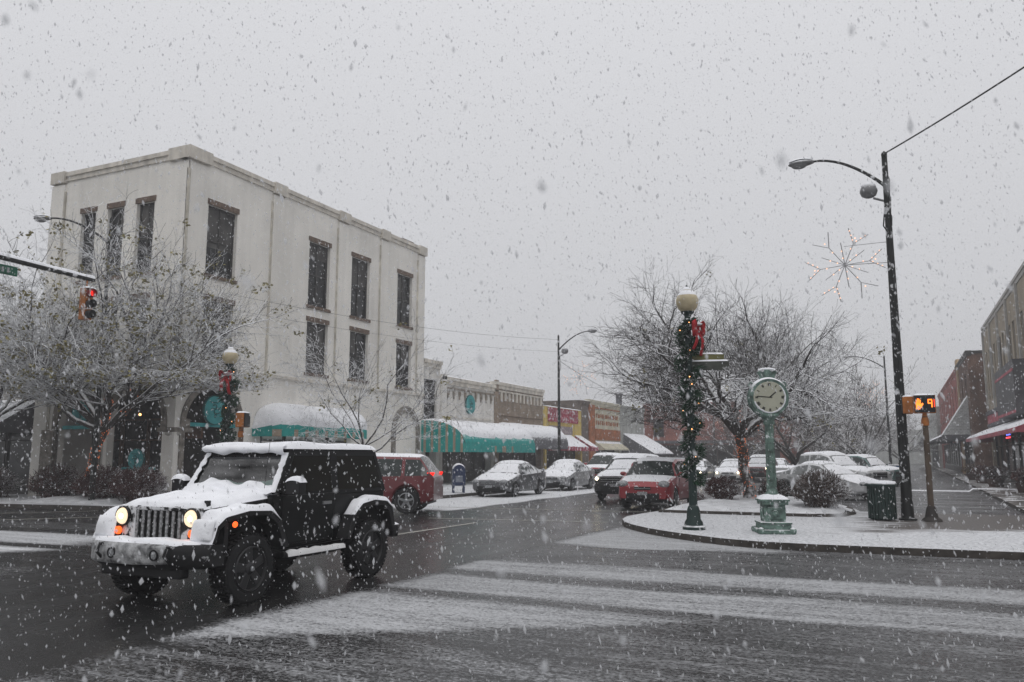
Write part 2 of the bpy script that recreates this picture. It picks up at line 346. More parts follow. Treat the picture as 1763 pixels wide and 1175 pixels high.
EARTH=M('bed_snow',(.66,.67,.69),.85,var=.15,scale=3,patch=None,bump=.6)
bed=[(-6.2,22.9),(-6.28,28),(-6.0,29.5),(-5.2,30.2),(-3.6,30.0),(-2.2,29.0),(-1.35,26.5),(-1.15,24.4),(-1.4,23.2),(-2.2,22.85),(-4,22.8)]
slab('planting_bed_kerb',bed,.20,KERB,KERB)
def inside(p,poly):
    c=False;j=len(poly)-1
    for i in range(len(poly)):
        a,b=poly[i],poly[j]
        if (a[1]>p[1])!=(b[1]>p[1]) and p[0]<(b[0]-a[0])*(p[1]-a[1])/(b[1]-a[1])+a[0]: c=not c
        j=i
    return c
def pdist(p,poly):
    d=9e9
    for i in range(len(poly)):
        a=Vector(poly[i]);b=Vector(poly[(i+1)%len(poly)]);q=Vector(p);t=max(0,min(1,(q-a).dot(b-a)/(b-a).length_squared)); d=min(d,(q-a-(b-a)*t).length)
    return d
def mound(name,poly,base,h,mat,step=.25,kind='structure'):
    xs=[p[0] for p in poly];ys=[p[1] for p in poly];m=MB();idx={}
    nx=int((max(xs)-min(xs))/step)+2;ny=int((max(ys)-min(ys))/step)+2
    for j in range(ny):
        for i in range(nx):
            p=(min(xs)+i*step,min(ys)+j*step)
            ins=inside(p,poly); d=pdist(p,poly)
            if ins or d<step*.8:
                dd=d if ins else -d
                z=base+ (h*min(1,max(0,dd)/.8)**.6*(1+.5*mnoise.noise(Vector((p[0]*.9,p[1]*.9,0))))-(.03 if dd<=0.05 else 0)) + .02*mnoise.noise(Vector((p[0]*3,p[1]*3,0)))
                idx[i,j]=len(m.v); m.v.append((p[0],p[1],z))
    for (i,j) in idx:
        q=[(i,j),(i+1,j),(i+1,j+1),(i,j+1)]
        if all(k in idx for k in q): m.f.append(tuple(idx[k] for k in q)); m.m.append(0)
    o=m.build(name,mat,smooth=180); tag(o,kind=kind); return o
inset=[(-3.7+(x+3.7)*.955,26.3+(y-26.3)*.965) for x,y in bed]
mound('planting_bed',inset,.195,.17,EARTH)
SIDEW=M('sidewalk_snow',(.60,.61,.63),.85,var=.16,scale=2,bump=.6)
ls=[(-80,17.2),(-27,17.75),(-23.5,18.3),(-20.5,18.5),(-19.2,18.9),(-18.4,19.7),(-17.9,21),(-17.3,23.5),(-16.7,26),(-16.6,30),(-16.6,160),(-60,160),(-80,60)]
slab('sidewalk',ls,.13,SIDEW,KERB)
rs=[(3.2,26.5),(60,26.5),(60,170),(4.5,170),(3.6,60)]
SIDER=M('sidewalk_wet',(.10,.088,.078),.5,var=.35,scale=2,bump=.4,patch=.52,patch_sc=1.2)
slab('sidewalk_east',rs,.12,SIDER,KERB)
MARK=M('road_marking_paint',(.42,.41,.37),.5,var=.3,scale=6)
def mark(pts,w=.1,z=.006):
    m=MB()
    for (a,b) in zip(pts[:-1],pts[1:]):
        A=Vector((*a,z));B=Vector((*b,z));n=(B-A).cross(Vector((0,0,1))).normalized()*w/2
        m.quad(A-n,B-n,B+n,A+n)
    tag(m.build('road_marking',MARK),kind='structure')
for ln in ([(-17,24.0),(-6.6,24.75)],[(-11.8,19.8),(-6.9,20.5)],[(-24.6,15.6),(-22.6,18.0)],[(-22.2,13.9),(-19.8,16.8)],[(-10.05,13),(-9.9,19)]): mark(ln)
SLM=M('lot_line',(.55,.55,.56),.7,var=.3,scale=5)
for y,x0,x1 in ((27.4,-.9,14),(31.3,-.3,3.1),(33.4,-.2,3.3),(37.5,-.2,3.3),(41,0,3.4),(45.5,-.2,3.5),(26.2,-.9,12)):
    m=MB(); rows=[]
    for i in range(31):
        t=i/30; x=x0+(x1-x0)*t; w=.05+.05*abs(mnoise.noise(Vector((x*2,y,0)))); yy=y+.06*mnoise.noise(Vector((x*.7,y,3))); rows.append([(x,yy-w,.008 if x<3.1 else .13),(x,yy+w,.008 if x<3.1 else .13)])
    m.grid(rows); tag(m.build('road_marking',SLM),kind='structure')
m=MB(); rows=[]
for i in range(40):
    x=.2+i*.15; w=.14+.08*mnoise.noise(Vector((x,0,0))); z=.03 if x<3.0 else .15; rows.append([(x,44.9-w,z-.02),(x,44.9,z+.03),(x,44.9+w,z-.02)])
m.grid(rows); tag(m.build('snow_ridge',SNOW,smooth=180),kind='structure')
# ---------------------------------------------------------------- buildings
class Fr:
    def __init__(s,o,sd,nd): s.o=Vector(o);s.sd=Vector(sd);s.nd=Vector(nd)
    def P(s,a,z,n=0): return tuple(s.o+s.sd*a+s.nd*n+Vector((0,0,z)))
    def box(s,mb,a0,a1,z0,z1,n0,n1,mi=0):
        mb.hexa([s.P(a0,z0,n0),s.P(a1,z0,n0),s.P(a1,z0,n1),s.P(a0,z0,n1),s.P(a0,z1,n0),s.P(a1,z1,n0),s.P(a1,z1,n1),s.P(a0,z1,n1)],mi)
def wallsheet(fr,mb,a0,a1,z0,z1,ops,dep=.22,mi=0):
    """front face of a wall with real openings; ops (a,b,c,d[,'arch'])"""
    A=sorted({a0,a1,*[o[0] for o in ops],*[o[1] for o in ops]}); Z=sorted({z0,z1,*[o[2] for o in ops],*[o[3] for o in ops]})
    for i in range(len(A)-1):
        for j in range(len(Z)-1):
            a,b,c,d=A[i],A[i+1],Z[j],Z[j+1]; ma,mz=(a+b)/2,(c+d)/2
            if any(o[0]<ma<o[1] and o[2]<mz<o[3] for o in ops): continue
            mb.quad(fr.P(a,c),fr.P(b,c),fr.P(b,d),fr.P(a,d),mi)
    for o in ops:
        a,b,c,d=o[:4]
        if len(o)>4:
            r=(b-a)/2; zs=d-r; n=14; cx=(a+b)/2
            pts=[(cx-r*math.cos(PI*k/n),zs+r*math.sin(PI*k/n)) for k in range(n+1)]
            for k in range(n):
                p,q=pts[k],pts[k+1]
                mb.quad(fr.P(p[0],p[1]),fr.P(q[0],q[1]),fr.P(q[0],d),fr.P(p[0],d),mi); mb.quad(fr.P(p[0],p[1]),fr.P(q[0],q[1]),fr.P(q[0],q[1],-dep),fr.P(p[0],p[1],-dep),mi)
            mb.quad(fr.P(a,c),fr.P(a,zs),fr.P(a,zs,-dep),fr.P(a,c,-dep),mi); mb.quad(fr.P(b,c),fr.P(b,zs),fr.P(b,zs,-dep),fr.P(b,c,-dep),mi)
        else:
            mb.quad(fr.P(a,c),fr.P(b,c),fr.P(b,c,-dep),fr.P(a,c,-dep),mi); mb.quad(fr.P(a,d),fr.P(b,d),fr.P(b,d,-dep),fr.P(a,d,-dep),mi)
            mb.quad(fr.P(a,c),fr.P(a,d),fr.P(a,d,-dep),fr.P(a,c,-dep),mi); mb.quad(fr.P(b,c),fr.P(b,d),fr.P(b,d,-dep),fr.P(b,c,-dep),mi)
FRAME=M('window_frame_paint',(.045,.043,.04),.6,snow=.7,lo=.5,hi=.9)
FRAMEL=M('light_frame_paint',(.34,.33,.31),.6)
def window(fr,root,a,b,c,d,mull=1,rail=True,lintel=BRKTRIM,dep=.2,fm=None,glass=None):
    fm=fm or FRAME
    m=MB(); w=.06; n0,n1=-dep,-dep+.07
    fr.box(m,a+.002,b-.002,c+.002,c+w,n0,n1); fr.box(m,a+.002,b-.002,d-w,d-.002,n0,n1); fr.box(m,a+.002,a+w,c+w,d-w,n0,n1-.003); fr.box(m,b-w,b-.002,c+w,d-w,n0,n1-.003)
    for k in range(mull):
        x=a+(b-a)*(k+1)/(mull+1); fr.box(m,x-.03,x+.03,c+w,d-w,n0,n1-.006)
    if rail: z=(c+d)/2; fr.box(m,a+w,b-w,z-.03,z+.03,n0,n1-.009)
    f=m.build('window',fm,root)
    g=MB(); g.quad(fr.P(a,c,-dep+.01),fr.P(b,c,-dep+.01),fr.P(b,d,-dep+.01),fr.P(a,d,-dep+.01)); g.build('pane',glass or WIN,f,fixn=False)
    if lintel:
        l=MB(); fr.box(l,a-.07,b+.07,d-.002,d+.21,-.05,.03); l.build('lintel',lintel,f)
        l=MB(); fr.box(l,a-.09,b+.09,c-.13,c+.002,-.05,.07); l.build('sill',lintel,f)
    return f
def store(fr,root,a,b,c,d,bays,dep=.5,fm=None,door=None,bulk=.5):
    fm=fm or FRAME
    for i in range(bays):
        x0=a+(b-a)*i/bays+.03; x1=a+(b-a)*(i+1)/bays-.03
        isd=door is not None and i==door
        m=MB(); n0,n1=-dep,-dep+.08; zb=c if isd else c+bulk
        if not isd: fr.box(m,x0,x1,c,zb,n0-.01,n1+.03)
        fr.box(m,x0,x0+.06,zb,d,n0,n1); fr.box(m,x1-.06,x1,zb,d,n0,n1); fr.box(m,x0+.06,x1-.06,d-.08,d,n0,n1-.003); fr.box(m,x0+.06,x1-.06,zb,zb+.08,n0,n1-.003); fr.box(m,x0+.06,x1-.06,2.3,2.36,n0,n1-.006)
        f=m.build('door' if isd else 'shop_window',fm,root)
        g=MB(); g.quad(fr.P(x0,zb,n0+.01),fr.P(x1,zb,n0+.01),fr.P(x1,d,n0+.01),fr.P(x0,d,n0+.01)); g.build('pane',STORE,f,fixn=False)
        if isd:
            h=MB(); fr.box(h,x1-.14,x1-.11,1.0,1.35,n1+.02,n1+.05); h.build('handle',STEEL,f)
def shell(fr,mb,a0,a1,z1,depth,mi=0,roofmi=1,par=.4):
    """sides, back and sunk roof of a building behind its front sheet"""
    for a in (a0,a1): mb.quad(fr.P(a,0),fr.P(a,0,-depth),fr.P(a,z1,-depth),fr.P(a,z1),mi)
    mb.quad(fr.P(a0,0,-depth),fr.P(a1,0,-depth),fr.P(a1,z1,-depth),fr.P(a0,z1,-depth),mi)
def roof(fr,root,a0,a1,z,depth,mat=None):
    m=MB(); fr.box(m,a0+.2,a1-.2,z-.6,z-.35,-depth+.2,-.25); return m.build('roof',mat or ROOF,root)
def coping(fr,root,a0,a1,z,h=.28,out=.12,mat=None,name='cornice',tiers=2):
    m=MB(); fr.box(m,a0-.06,a1+.06,z-h*.5,z+.05,-.3,out)
    fr.box(m,a0-.03,a1+.03,z-h*1.3,z-h*.5-.002,-.28,out*.5)
    c=m.build(name,mat or TRIMW,root)
    s=MB(); s.pad(lambda u,v: fr.P(a0-.04+(a1-a0+.08)*u,z+.051,-.28+(out+.27)*v),max(4,int((a1-a0)/.4)),4,.05,edge=.1,sc=1.5); s.build('snow_cap',SNOW,c,smooth=180)
    return c
def barrel(fr,root,a0,a1,zt,zb,out,val=.3,stripes=None,dome=0,mat=TEAL,smat=TEALS,snow=.09,straight=False,snowfrac=.8,frame=True):
    """awning: curved or straight slope, closed ends, hanging valance; returns the awning part"""
    nseg=12; prof=[]
    for k in range(nseg+1):
        t=k/nseg
        if straight: prof.append((out*t,zt+(zb-zt)*t))
        else: th=PI/2*t; prof.append((out*math.sin(th)**.85 if t>0 else 0,zb+(zt-zb)*math.cos(th)))
    n=stripes or max(2,int((a1-a0)/.9)); m=MB()
    def SC(x):
        if not dome: return 1
        t=min(1,min(x-a0,a1-x)/dome); return max(.03,math.sqrt(max(0,1-(1-t)**2)))
    for i in range(n):
        x0=a0+(a1-a0)*i/n; x1=a0+(a1-a0)*(i+1)/n; mi=0; s0,s1=SC(x0),SC(x1)
        for k in range(nseg):
            p,q=prof[k],prof[k+1]; m.quad(fr.P(x0,zb+(p[1]-zb)*s0,p[0]*s0),fr.P(x1,zb+(p[1]-zb)*s1,p[0]*s1),fr.P(x1,zb+(q[1]-zb)*s1,q[0]*s1),fr.P(x0,zb+(q[1]-zb)*s0,q[0]*s0),mi)
        sc=.05*(1 if i%2 else -1)
        m.quad(fr.P(x0,zb,out*s0),fr.P(x1,zb,out*s1),fr.P(x1,zb-val,out*s1),fr.P(x0,zb-val,out*s0),1 if (stripes and (i%3==1 if dome else i in (14,18,19,23))) else 0)
    for a in (() if dome else (a0,a1)):
        ns=18
        for i in range(ns):
            o0=out*i/ns;o1=out*(i+1)/ns; mi=1 if (stripes and i%3==1) else 0
            def zc(o):
                for k in range(nseg):
                    if prof[k][0]-1e-9<=o<=prof[k+1][0]+1e-9:
                        d=prof[k+1][0]-prof[k][0]; t=0 if d<1e-9 else (o-prof[k][0])/d; return prof[k][1]+(prof[k+1][1]-prof[k][1])*t
                return zb
            m.quad(fr.P(a,zb-val,o0),fr.P(a,zb-val,o1),fr.P(a,zc(o1),o1),fr.P(a,zc(o0),o0),mi)
    o=m.build('awning',[mat,smat],root,fixn=False)
    s=MB(); K=14
    def f(u,v):
        t=v*snowfrac
        x=t*nseg; k=min(nseg-1,int(x)); p,q=prof[k],prof[k+1]; w=x-k
        sc_=SC(a0+(a1-a0)*u); return fr.P(a0+(a1-a0)*u,zb+(p[1]+(q[1]-p[1])*w-zb)*sc_,(p[0]+(q[0]-p[0])*w)*sc_)
    rows=[];nu=max(8,int((a1-a0)/.22))
    for i in range(nu+1):
        u=i/nu; sf=snowfrac*(1+.13*mnoise.noise(Vector((u*(a1-a0)*1.6,zt,3.))) +.05*mnoise.noise(Vector((u*(a1-a0)*6,zt,7.)))); row=[]
        for j in range(K+1):
            v=j/K; p=Vector(f(u,min(1,v*sf/snowfrac))); e=max(0,min(1,min(u,1-u)*(a1-a0)/.25,v/.06+.4,(1-v)/.14))
            nn=(fr.nd*.35+Vector((0,0,1))).normalized(); row.append(tuple(p+nn*(snow*e**.5*(1+.4*mnoise.noise(p*1.4))-(.004 if e==0 else 0))))
        rows.append(row)
    s.grid(rows); s.build('snow_cover',SNOW,o,smooth=180)
    return o
def teal_sign(root,c,nd,sd,r,name='round_sign'):
    f=Fr(c,sd,nd); m=MB(); n=32
    for (rr,n0,n1,mi) in ((r,0,.08,0),(r*.94,.081,.095,1)):
        vs=[f.P(rr*math.cos(2*PI*k/n),rr*math.sin(2*PI*k/n),n0) for k in range(n)]+[f.P(rr*math.cos(2*PI*k/n),rr*math.sin(2*PI*k/n),n1) for k in range(n)]
        m.add(vs,[tuple(range(n,2*n))]+[(k,(k+1)%n,n+(k+1)%n,n+k) for k in range(n)],mi)
    o=m.build(name,[SIGNRIM,SIGNT],root)
    l=MB(); q=r/.5
    def st(pts,w=.016): l.tube([f.P(a*q,z*q,.1) for a,z in pts],w*q,5)
    st([(-.25,.27),(-.1,.25),(.02,.26),(.1,.24)],.014)
    st([(-.12,.16),(.0,.18),(.06,.13),(0,.04),(-.06,-.05),(-.02,-.13),(.1,-.12),(.2,-.08)],.02)
    st([(-.2,.02),(-.1,.06),(.02,.02),(.1,.08),(.15,.0),(.22,.12)],.018)
    st([(.02,-.08),(.05,-.2),(0,-.26),(-.05,-.2),(.02,-.14)],.014)
    l.build('lettering',SIGNRIM,o)
    return o
SIGNT=M('teal_sign_paint',(.045,.30,.31),.45,var=.14,scale=3,patch=.70,patch_sc=5)
SIGNRIM=M('sign_dark_teal',(.01,.10,.10),.5)
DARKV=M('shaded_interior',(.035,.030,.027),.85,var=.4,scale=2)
BROWNW=M('brown_wood',(.11,.055,.03),.6,var=.3,scale=3)
# --- corner building, three storeys, white stucco
CX0,CY0=-23.6,21.7
B=thing('corner_building','three storey white stucco building with brick trimmed windows and ground floor arcade on the corner','building',(CX0,CY0,0))
fs=Fr((0,0,0),(0,1,0),(1,0,0)); fw=Fr((0,0,0),(-1,0,0),(0,-1,0)) # street side (s=y), corner front (s=-x)
WS,WF,BH=17.05,7.6,13.2
opS=[(1.05,2.6,8.6,11.35),(7.1,8.6,8.4,11.35),(10.3,11.8,8.4,11.35),(14.35,15.8,8.6,11.35),(1.05,2.6,5.3,7.6),(7.1,8.6,5.35,7.68),(10.3,11.8,5.35,7.68),(14.35,15.8,5.3,7.6),(.45,3.2,0,4.25,'arch')]
opF=[(1.7,2.65,8.6,11.4),(3.35,4.25,8.6,11.4),(4.95,5.8,8.6,11.4),(1.7,2.65,5.3,7.6),(3.35,4.25,5.3,7.6),(4.95,5.8,5.3,7.6),(.6,3.45,0,4.3,'arch'),(4.0,6.25,0,4.25,'arch')]
m=MB(); wallsheet(fs,m,0,WS,0,BH,opS,.3); wallsheet(fw,m,0,WF,0,BH,opF,.3)
m.quad(fw.P(WF,0),fw.P(WF,0,-17),fw.P(WF,BH,-17),fw.P(WF,BH)); m.quad(fs.P(WS,0),fs.P(WS,0,-WF),fs.P(WS,BH,-WF),fs.P(WS,BH))
m.build('wall',WALLW,B,fixn=False)
m=MB(); m.box(-WF+.2,-.3,.3,WS-.2,BH-.6,BH-.4); m.build('roof',ROOF,B)
BLIND=M('drawn_blind',(.085,.082,.078),.8,var=.3,scale=2)
rb=random.Random(5)
def blind(fr,f,o):
    a,b,c,d=o[:4]; hh=rb.choice((.25,.45,.6,1.0)); m=MB(); k=rb.random()<.35
    m.box(0,0,0,0,0,0) if False else fr.box(m,a+.07,b-.07 if not k else (a+b)/2-.04,d-(d-c)*hh+.02,d-.07,-.209,-.202); m.build('blind',BLIND,f)
for o in opS[:8]: blind(fs,window(fs,B,*o[:4],dep=.22),o)
for o in opF[:6]: blind(fw,window(fw,B,*o[:4],dep=.22),o)
# pilasters and belt course
STAIN=M('stained_edge',(.60,.565,.49),.85,var=.2,scale=2,streak=.25)
def pil(fr,a,b,z0,z1,n=.09):
    e=MB(); fr.box(e,a-.07,a-.001,z0,z1-.3,-.04,n*.6); e.build('pilaster_edge',STAIN,B)
    m=MB(); fr.box(m,a,b,z0,z1,-.05,n); m.build('pilaster',WALLW,B,bevel=.01)
for a,b in ((4.6,5.3),(9.15,9.9),(12.7,13.35),(16.35,17.0)): pil(fs,a,b,5.05,12.75)
pil(fs,0.02,.95,5.05,12.75,.05); pil(fw,.0,.95,5.05,12.75,.05); pil(fw,6.85,WF,.0,12.75,.10)
m=MB(); fs.box(m,-.06,17.1,4.93,5.05,-.05,.12); fw.box(m,.02,WF,4.93,5.05,-.05,.119); m.build('belt_course',TRIMW,B)
coping(fs,B,0,WS,BH,h=.24,out=.12); coping(fw,B,0.0,WF,BH,h=.242,out=.118)
for a,b in ((4.55,5.35),(9.1,9.95),(12.65,13.4),(16.3,17.1),(-.16,1.0)):
    m=MB(); fs.box(m,a,b,BH-.38,BH+.10,-.3,.17); m.build('cornice_block',TRIMW,B)
for a,b in ((-.0,.95),(6.8,WF+.04)):
    m=MB(); fw.box(m,a,b,BH-.38,BH+.098,-.3,.168); m.build('cornice_block',TRIMW,B)
m=MB(); m.box(-1.1,-.6,15.7,16.9,BH,BH+.45); m.build('chimney',BRKTRIM,B)
# arch surrounds, piers and the shaded arcade behind
def archring(fr,a,b,d,z0=0,w=.34,n1=.06,seg=18):
    m=MB(); r=(b-a)/2; cx=(a+b)/2; zs=d-r; n=seg
    for k in range(n):
        t0,t1=PI*k/n,PI*(k+1)/n
        for (tt) in (0,):
            P=[]
            for nn in (-.1,n1):
                for (t,rr) in ((t0,r-.004),(t1,r-.004),(t1,r+w),(t0,r+w)): P.append(fr.P(cx-rr*math.cos(t),zs+rr*math.sin(t),nn))
            m.hexa(P)
    for (x0,x1) in ((a-w,a-.004),(b+.004,b+w)):
        if z0<zs-.05: fr.box(m,x0,x1,z0,zs,-.1,n1-.002)
    m.build('arch_surround',STONE,B)
archring(fs,.45,3.2,4.25,w=.22); archring(fw,.6,3.45,4.3,w=.24,z0=2.6); archring(fw,4.0,6.25,4.25,w=.3)
# blind arch towards the far end of the side
archring(fs,14.4,16.4,3.95,z0=1.7,w=.36)
m=MB(); fs.box(m,14.55,16.3,0.1,1.75,-.02,.03); m.build('dado_panel',M('pale_green_panel',(.36,.42,.38),.8),B)
# corner column with wide capital
m=MB(); m.lathe([(.36,.13),(.36,.3),(.30,.36),(.275,.5),(.26,2.35),(.27,2.4),(.33,2.46),(.33,2.55)],18,(-.28,.28,0)); m.build('column',M('column_stone',(.42,.40,.37),.85,var=.12,scale=3,bump=.3),B,smooth=40)
m=MB(); m.box(-.85,.03,-.03,.85,2.55,2.72); m.box(-.75,-.02,.02,.75,2.72,3.05); m.build('capital',STONE,B,bevel=.02)
m=MB(); m.lathe([(.30,.13),(.30,.35),(.25,.42),(.24,2.9),(.32,3.0),(.32,3.12)],14,(-3.72,.22,0)); m.build('column',M('column_stone_b',(.40,.39,.36),.85,var=.12,scale=3,bump=.3),B,smooth=40)
m=MB(); fw.box(m,6.25,6.95,0,2.7,-.05,.16); 
for k in range(6): fw.box(m,6.25,6.95,.02+.45*k,.44+.45*k,.16,.19)
m.build('pier',STONE,B)
# arcade interior: back walls, ceiling, warm lamps, inner doors
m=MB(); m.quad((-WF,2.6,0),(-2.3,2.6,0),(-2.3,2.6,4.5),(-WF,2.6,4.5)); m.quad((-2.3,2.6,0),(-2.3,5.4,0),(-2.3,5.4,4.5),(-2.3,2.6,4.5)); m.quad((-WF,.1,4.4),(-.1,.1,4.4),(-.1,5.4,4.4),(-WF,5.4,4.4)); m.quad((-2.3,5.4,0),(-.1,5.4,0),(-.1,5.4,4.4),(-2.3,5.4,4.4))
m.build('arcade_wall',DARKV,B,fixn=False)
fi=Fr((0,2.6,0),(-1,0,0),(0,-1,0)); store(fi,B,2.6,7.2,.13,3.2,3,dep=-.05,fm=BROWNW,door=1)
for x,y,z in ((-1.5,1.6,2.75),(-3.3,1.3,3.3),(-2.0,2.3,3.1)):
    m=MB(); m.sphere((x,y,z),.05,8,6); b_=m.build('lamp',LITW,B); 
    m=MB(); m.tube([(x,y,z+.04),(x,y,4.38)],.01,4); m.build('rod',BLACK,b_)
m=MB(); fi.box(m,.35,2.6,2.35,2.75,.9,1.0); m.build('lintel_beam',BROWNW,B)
teal_sign(B,(-1.9,-.02+.25,3.35),(0,-1,0),(1,0,0),.01) if False else None
teal_sign(B,(-5.1,.15,3.38),(0,-1,0),(1,0,0),.5)
m=MB(); fw.box(m,4.2,6.1,2.72,2.86,-.14,-.08); m.build('sign_bar',SIGNT,B)
teal_sign(B,(-.02,1.85,3.42),(1,0,0),(0,1,0),.56)
m=MB(); fs.box(m,.5,3.1,2.78,2.92,-.16,-.08); m.build('sign_bar',SIGNT,B)
teal_sign(B,(-2.35,.5,1.55),(0,-1,0),(1,0,0),.42)
m=MB(); fw.box(m,1.5,3.2,1.18,1.27,-.6,-.52); m.build('sign_bar',SIGNT,B)
barrel(fs,B,3.9,10.6,3.75,2.75,1.5,val=.28,stripes=31,dome=1.1,snow=.14,snowfrac=.92)
m=MB(); fs.box(m,15.2,15.75,.9,1.1,.03,.05); m.build('vent',FRAME,B)
store(fs,B,4.4,10.2,.13,2.7,4,dep=.02,fm=FRAME,door=2)
# --- shops along the street
CREAM=M('cream_stucco',(.68,.66,.62),.85,var=.07,scale=1,streak=.14,bump=.2)
TANB=M('tan_brick',(.27,.215,.165),.85,var=.16,scale=1.5,brick=('x',5.),bump=.3,streak=.1)
YEL=M('yellow_paint',(.62,.47,.14),.75,var=.12,scale=1.5,streak=.18)
ORB=M('orange_brown_paint',(.36,.13,.055),.8,var=.25,scale=3,streak=.2)
CRM2=M('pale_yellow_stucco',(.56,.53,.42),.85,var=.1,scale=1,streak=.14)
GRYB=M('grey_stucco',(.40,.41,.39),.85,var=.14,scale=1.4,streak=.2)
REDB=M('red_brick',(.235,.085,.065),.9,var=.25,scale=.8,brick=('y',4.),bump=.3,streak=.15)
BRWB=M('brown_brick',(.13,.105,.09),.9,var=.3,scale=2,brick=('y',5.))
def shop(name,label,y0,w,h,mat,depth=14,bays=3,door=1,sz=2.7,cop=True,extra=None,side=None):
    r=thing(name,label,'shop building',(CX0,y0,0)); f=Fr((0,0,0),(0,1,0),(1,0,0)); m=MB(); ops=[(.35,w-.35,0,sz)] if bays else []
    if extra: ops+=extra
    wallsheet(f,m,0,w,0,h,ops,.5); shell(f,m,0.01,w-.01,h,depth,1 if side else 0); m.build('wall',[mat,side] if side else mat,r,fixn=False)
    roof(f,r,0,w,h,depth)
    if bays: store(f,r,.36,w-.36,.13,sz-.003,bays,door=door)
    if cop: coping(f,r,0,w,h,h=.3,out=.14,mat=TRIMW if mat in (CREAM,TANB) else mat)
    return r,f
r,f=shop('narrow_shop','narrow pale shopfront with one tall dark window squeezed beside the corner building',38.8,1.86,7.0,CREAM,extra=[(.1,1.5,3.65,5.95)],bays=1,door=0)
window(f,r,.1,1.5,3.65,5.95,mull=1,lintel=None)
r,f=shop('white_shop','low white stucco shop with round teal sign and striped teal barrel awning',40.68,6.95,6.2,CREAM,bays=4)
pilm=MB(); f.box(pilm,0.0,.55,2.9,6.35,.002,.14); pilm.build('pilaster',CREAM,r); 
m=MB(); f.box(m,.6,6.9,3.9,3.98,-.02,.05); m.build('string_course',TRIMW,r)
CORB=M('corbel_dark_brick',(.25,.22,.18),.9,var=.3,scale=4)  # corbels in a darker grey-brown tone than the wall
m=MB(); f.box(m,.6,6.9,5.55,5.66,-.02,.06)
for k in range(9):
    a=.75+k*.7; f.box(m,a,a+.22,5.2,5.55,-.02,.08); f.box(m,a+.05,a+.17,5.0,5.2,-.02,.05)
m.build('corbel_table',CORB,r,bevel=.01)
teal_sign(r,(.02,3.55,4.78),(1,0,0),(0,1,0),.60)
fA=Fr((0,-2.0,0),(0,1,0),(1,0,0)); barrel(fA,r,0,9.3,3.62,2.25,2.75,val=.36,stripes=37,snow=.12,snowfrac=.80)
for x,y in ((1.8,.3),(1.5,.9)):
    m=MB(); m.sphere((x-1.2,y+.4,2.05),.07,8,6); m.build('lamp',LITW,r)
r,f=shop('tan_brick_shop','low tan brick shop with corbelled white cornice and grey barrel awning',47.65,8.1,6.45,TANB,bays=4)
m=MB(); f.box(m,.0,8.1,5.85,5.95,.0,.1)
for k in range(13):
    a=.3+k*.6; f.box(m,a,a+.2,5.3,5.85,-.02,.09)
m.build('corbel_table',TRIMW,r,bevel=.01)
m=MB(); f.box(m,.1,8.0,4.28,4.34,0,.04); m.build('string_course',BRKTRIM,r)
m=MB(); f.box(m,0,.5,0,6.6,.002,.1); m.build('pilaster',TANB,r)
barrel(f,r,.4,8.3,3.75,2.45,1.9,val=.3,mat=GREYC,smat=GREYC,snow=.12,snowfrac=.78)
REDS=M('faded_red_sign',(.33,.035,.07),.7,var=.35,scale=4,patch=.56,patch_sc=3); MAUVE=M('mauve_sign',(.30,.25,.26),.7,var=.25,scale=5,patch=.6,patch_sc=5)
r,f=shop('yellow_shop','yellow painted shop with large red sign board above a small mauve sign',55.85,8.0,5.35,YEL,bays=4,cop=False)
m=MB(); f.box(m,.8,7.1,4.25,5.3,0,.08); sg=m.build('sign_board',REDS,r)
m=MB()
random.seed(3)
for row,(z0,z1) in enumerate(((4.95,5.18),(4.42,4.66))):
    a=1.1
    while a<6.8:
        w=random.uniform(.1,.3); f.box(m,a,a+.05,z0,z1,.08,.1); f.box(m,a+.051,a+w,z1-.06,z1,.08,.1) if random.random()<.6 else f.box(m,a+.051,a+w,z0,z0+.06,.08,.1); a+=w+.12
m.build('lettering',M('worn_sign_letters',(.42,.22,.24),.7,patch=.6),sg)
m=MB(); f.box(m,1.0,5.8,3.35,3.95,0,.07); m.build('sign_board',MAUVE,r)
m=MB(); s_=MB(); s_.pad(lambda u,v: f.P(8*u,5.36,-.3+.35*v),18,4,.06,edge=.1); s_.build('snow_cap',SNOW,r,smooth=180)
for a0,a1 in ((.9,5.6),(6.5,7.9)): barrel(f,r,a0,a1,3.3,2.35,1.5,val=.28,mat=REDS,smat=REDS,snow=.06,straight=True,snowfrac=1)
for a in (.05,7.6): m=MB(); f.box(m,a,a+.35,0,2.7,.003,.06); m.build('pilaster',YEL,r)
r,f=shop('brown_brick_shop','narrow dark brown brick building behind the yellow shop',63.87,1.7,6.2,BRWB,bays=0,depth=16)
r,f=shop('orange_pier_shop','cream shop with orange brick pier and two rows of orange lettering',65.6,8.6,6.4,CRM2,bays=3,side=BRWB)
m=MB(); f.box(m,-.02,1.3,0,6.0,.003,.14); m.build('pier',ORB,r)
m=MB(); f.box(m,0,8.6,5.75,5.85,.003,.06); m.build('trim_band',ORB,r)
m=MB(); f.box(m,1.6,8.5,3.05,4.0,.003,.1); sg=m.build('sign_board',ORB,r)
for z0,z1,n_ in ((4.95,5.3,13),(4.35,4.72,12)):
    m=MB()
    for k in range(n_):
        a=1.9+k*(6.3/n_); w=.27; f.box(m,a,a+.09,z0,z1,.0,.05)
        if k%3!=1: f.box(m,a+.09,a+w,z1-.09,z1,.0,.049)
        if k%2: f.box(m,a+w-.06,a+w+.02,z0,z1-.09,0,.048)
        else: f.box(m,a+.09,a+w,z0+.12,z0+.2,.0,.047)
    m.build('lettering',ORB,r)
barrel(f,r,1.5,8.5,2.95,2.3,.9,val=.12,mat=CRM2,smat=CRM2,snow=.03,straight=True,snowfrac=.3)
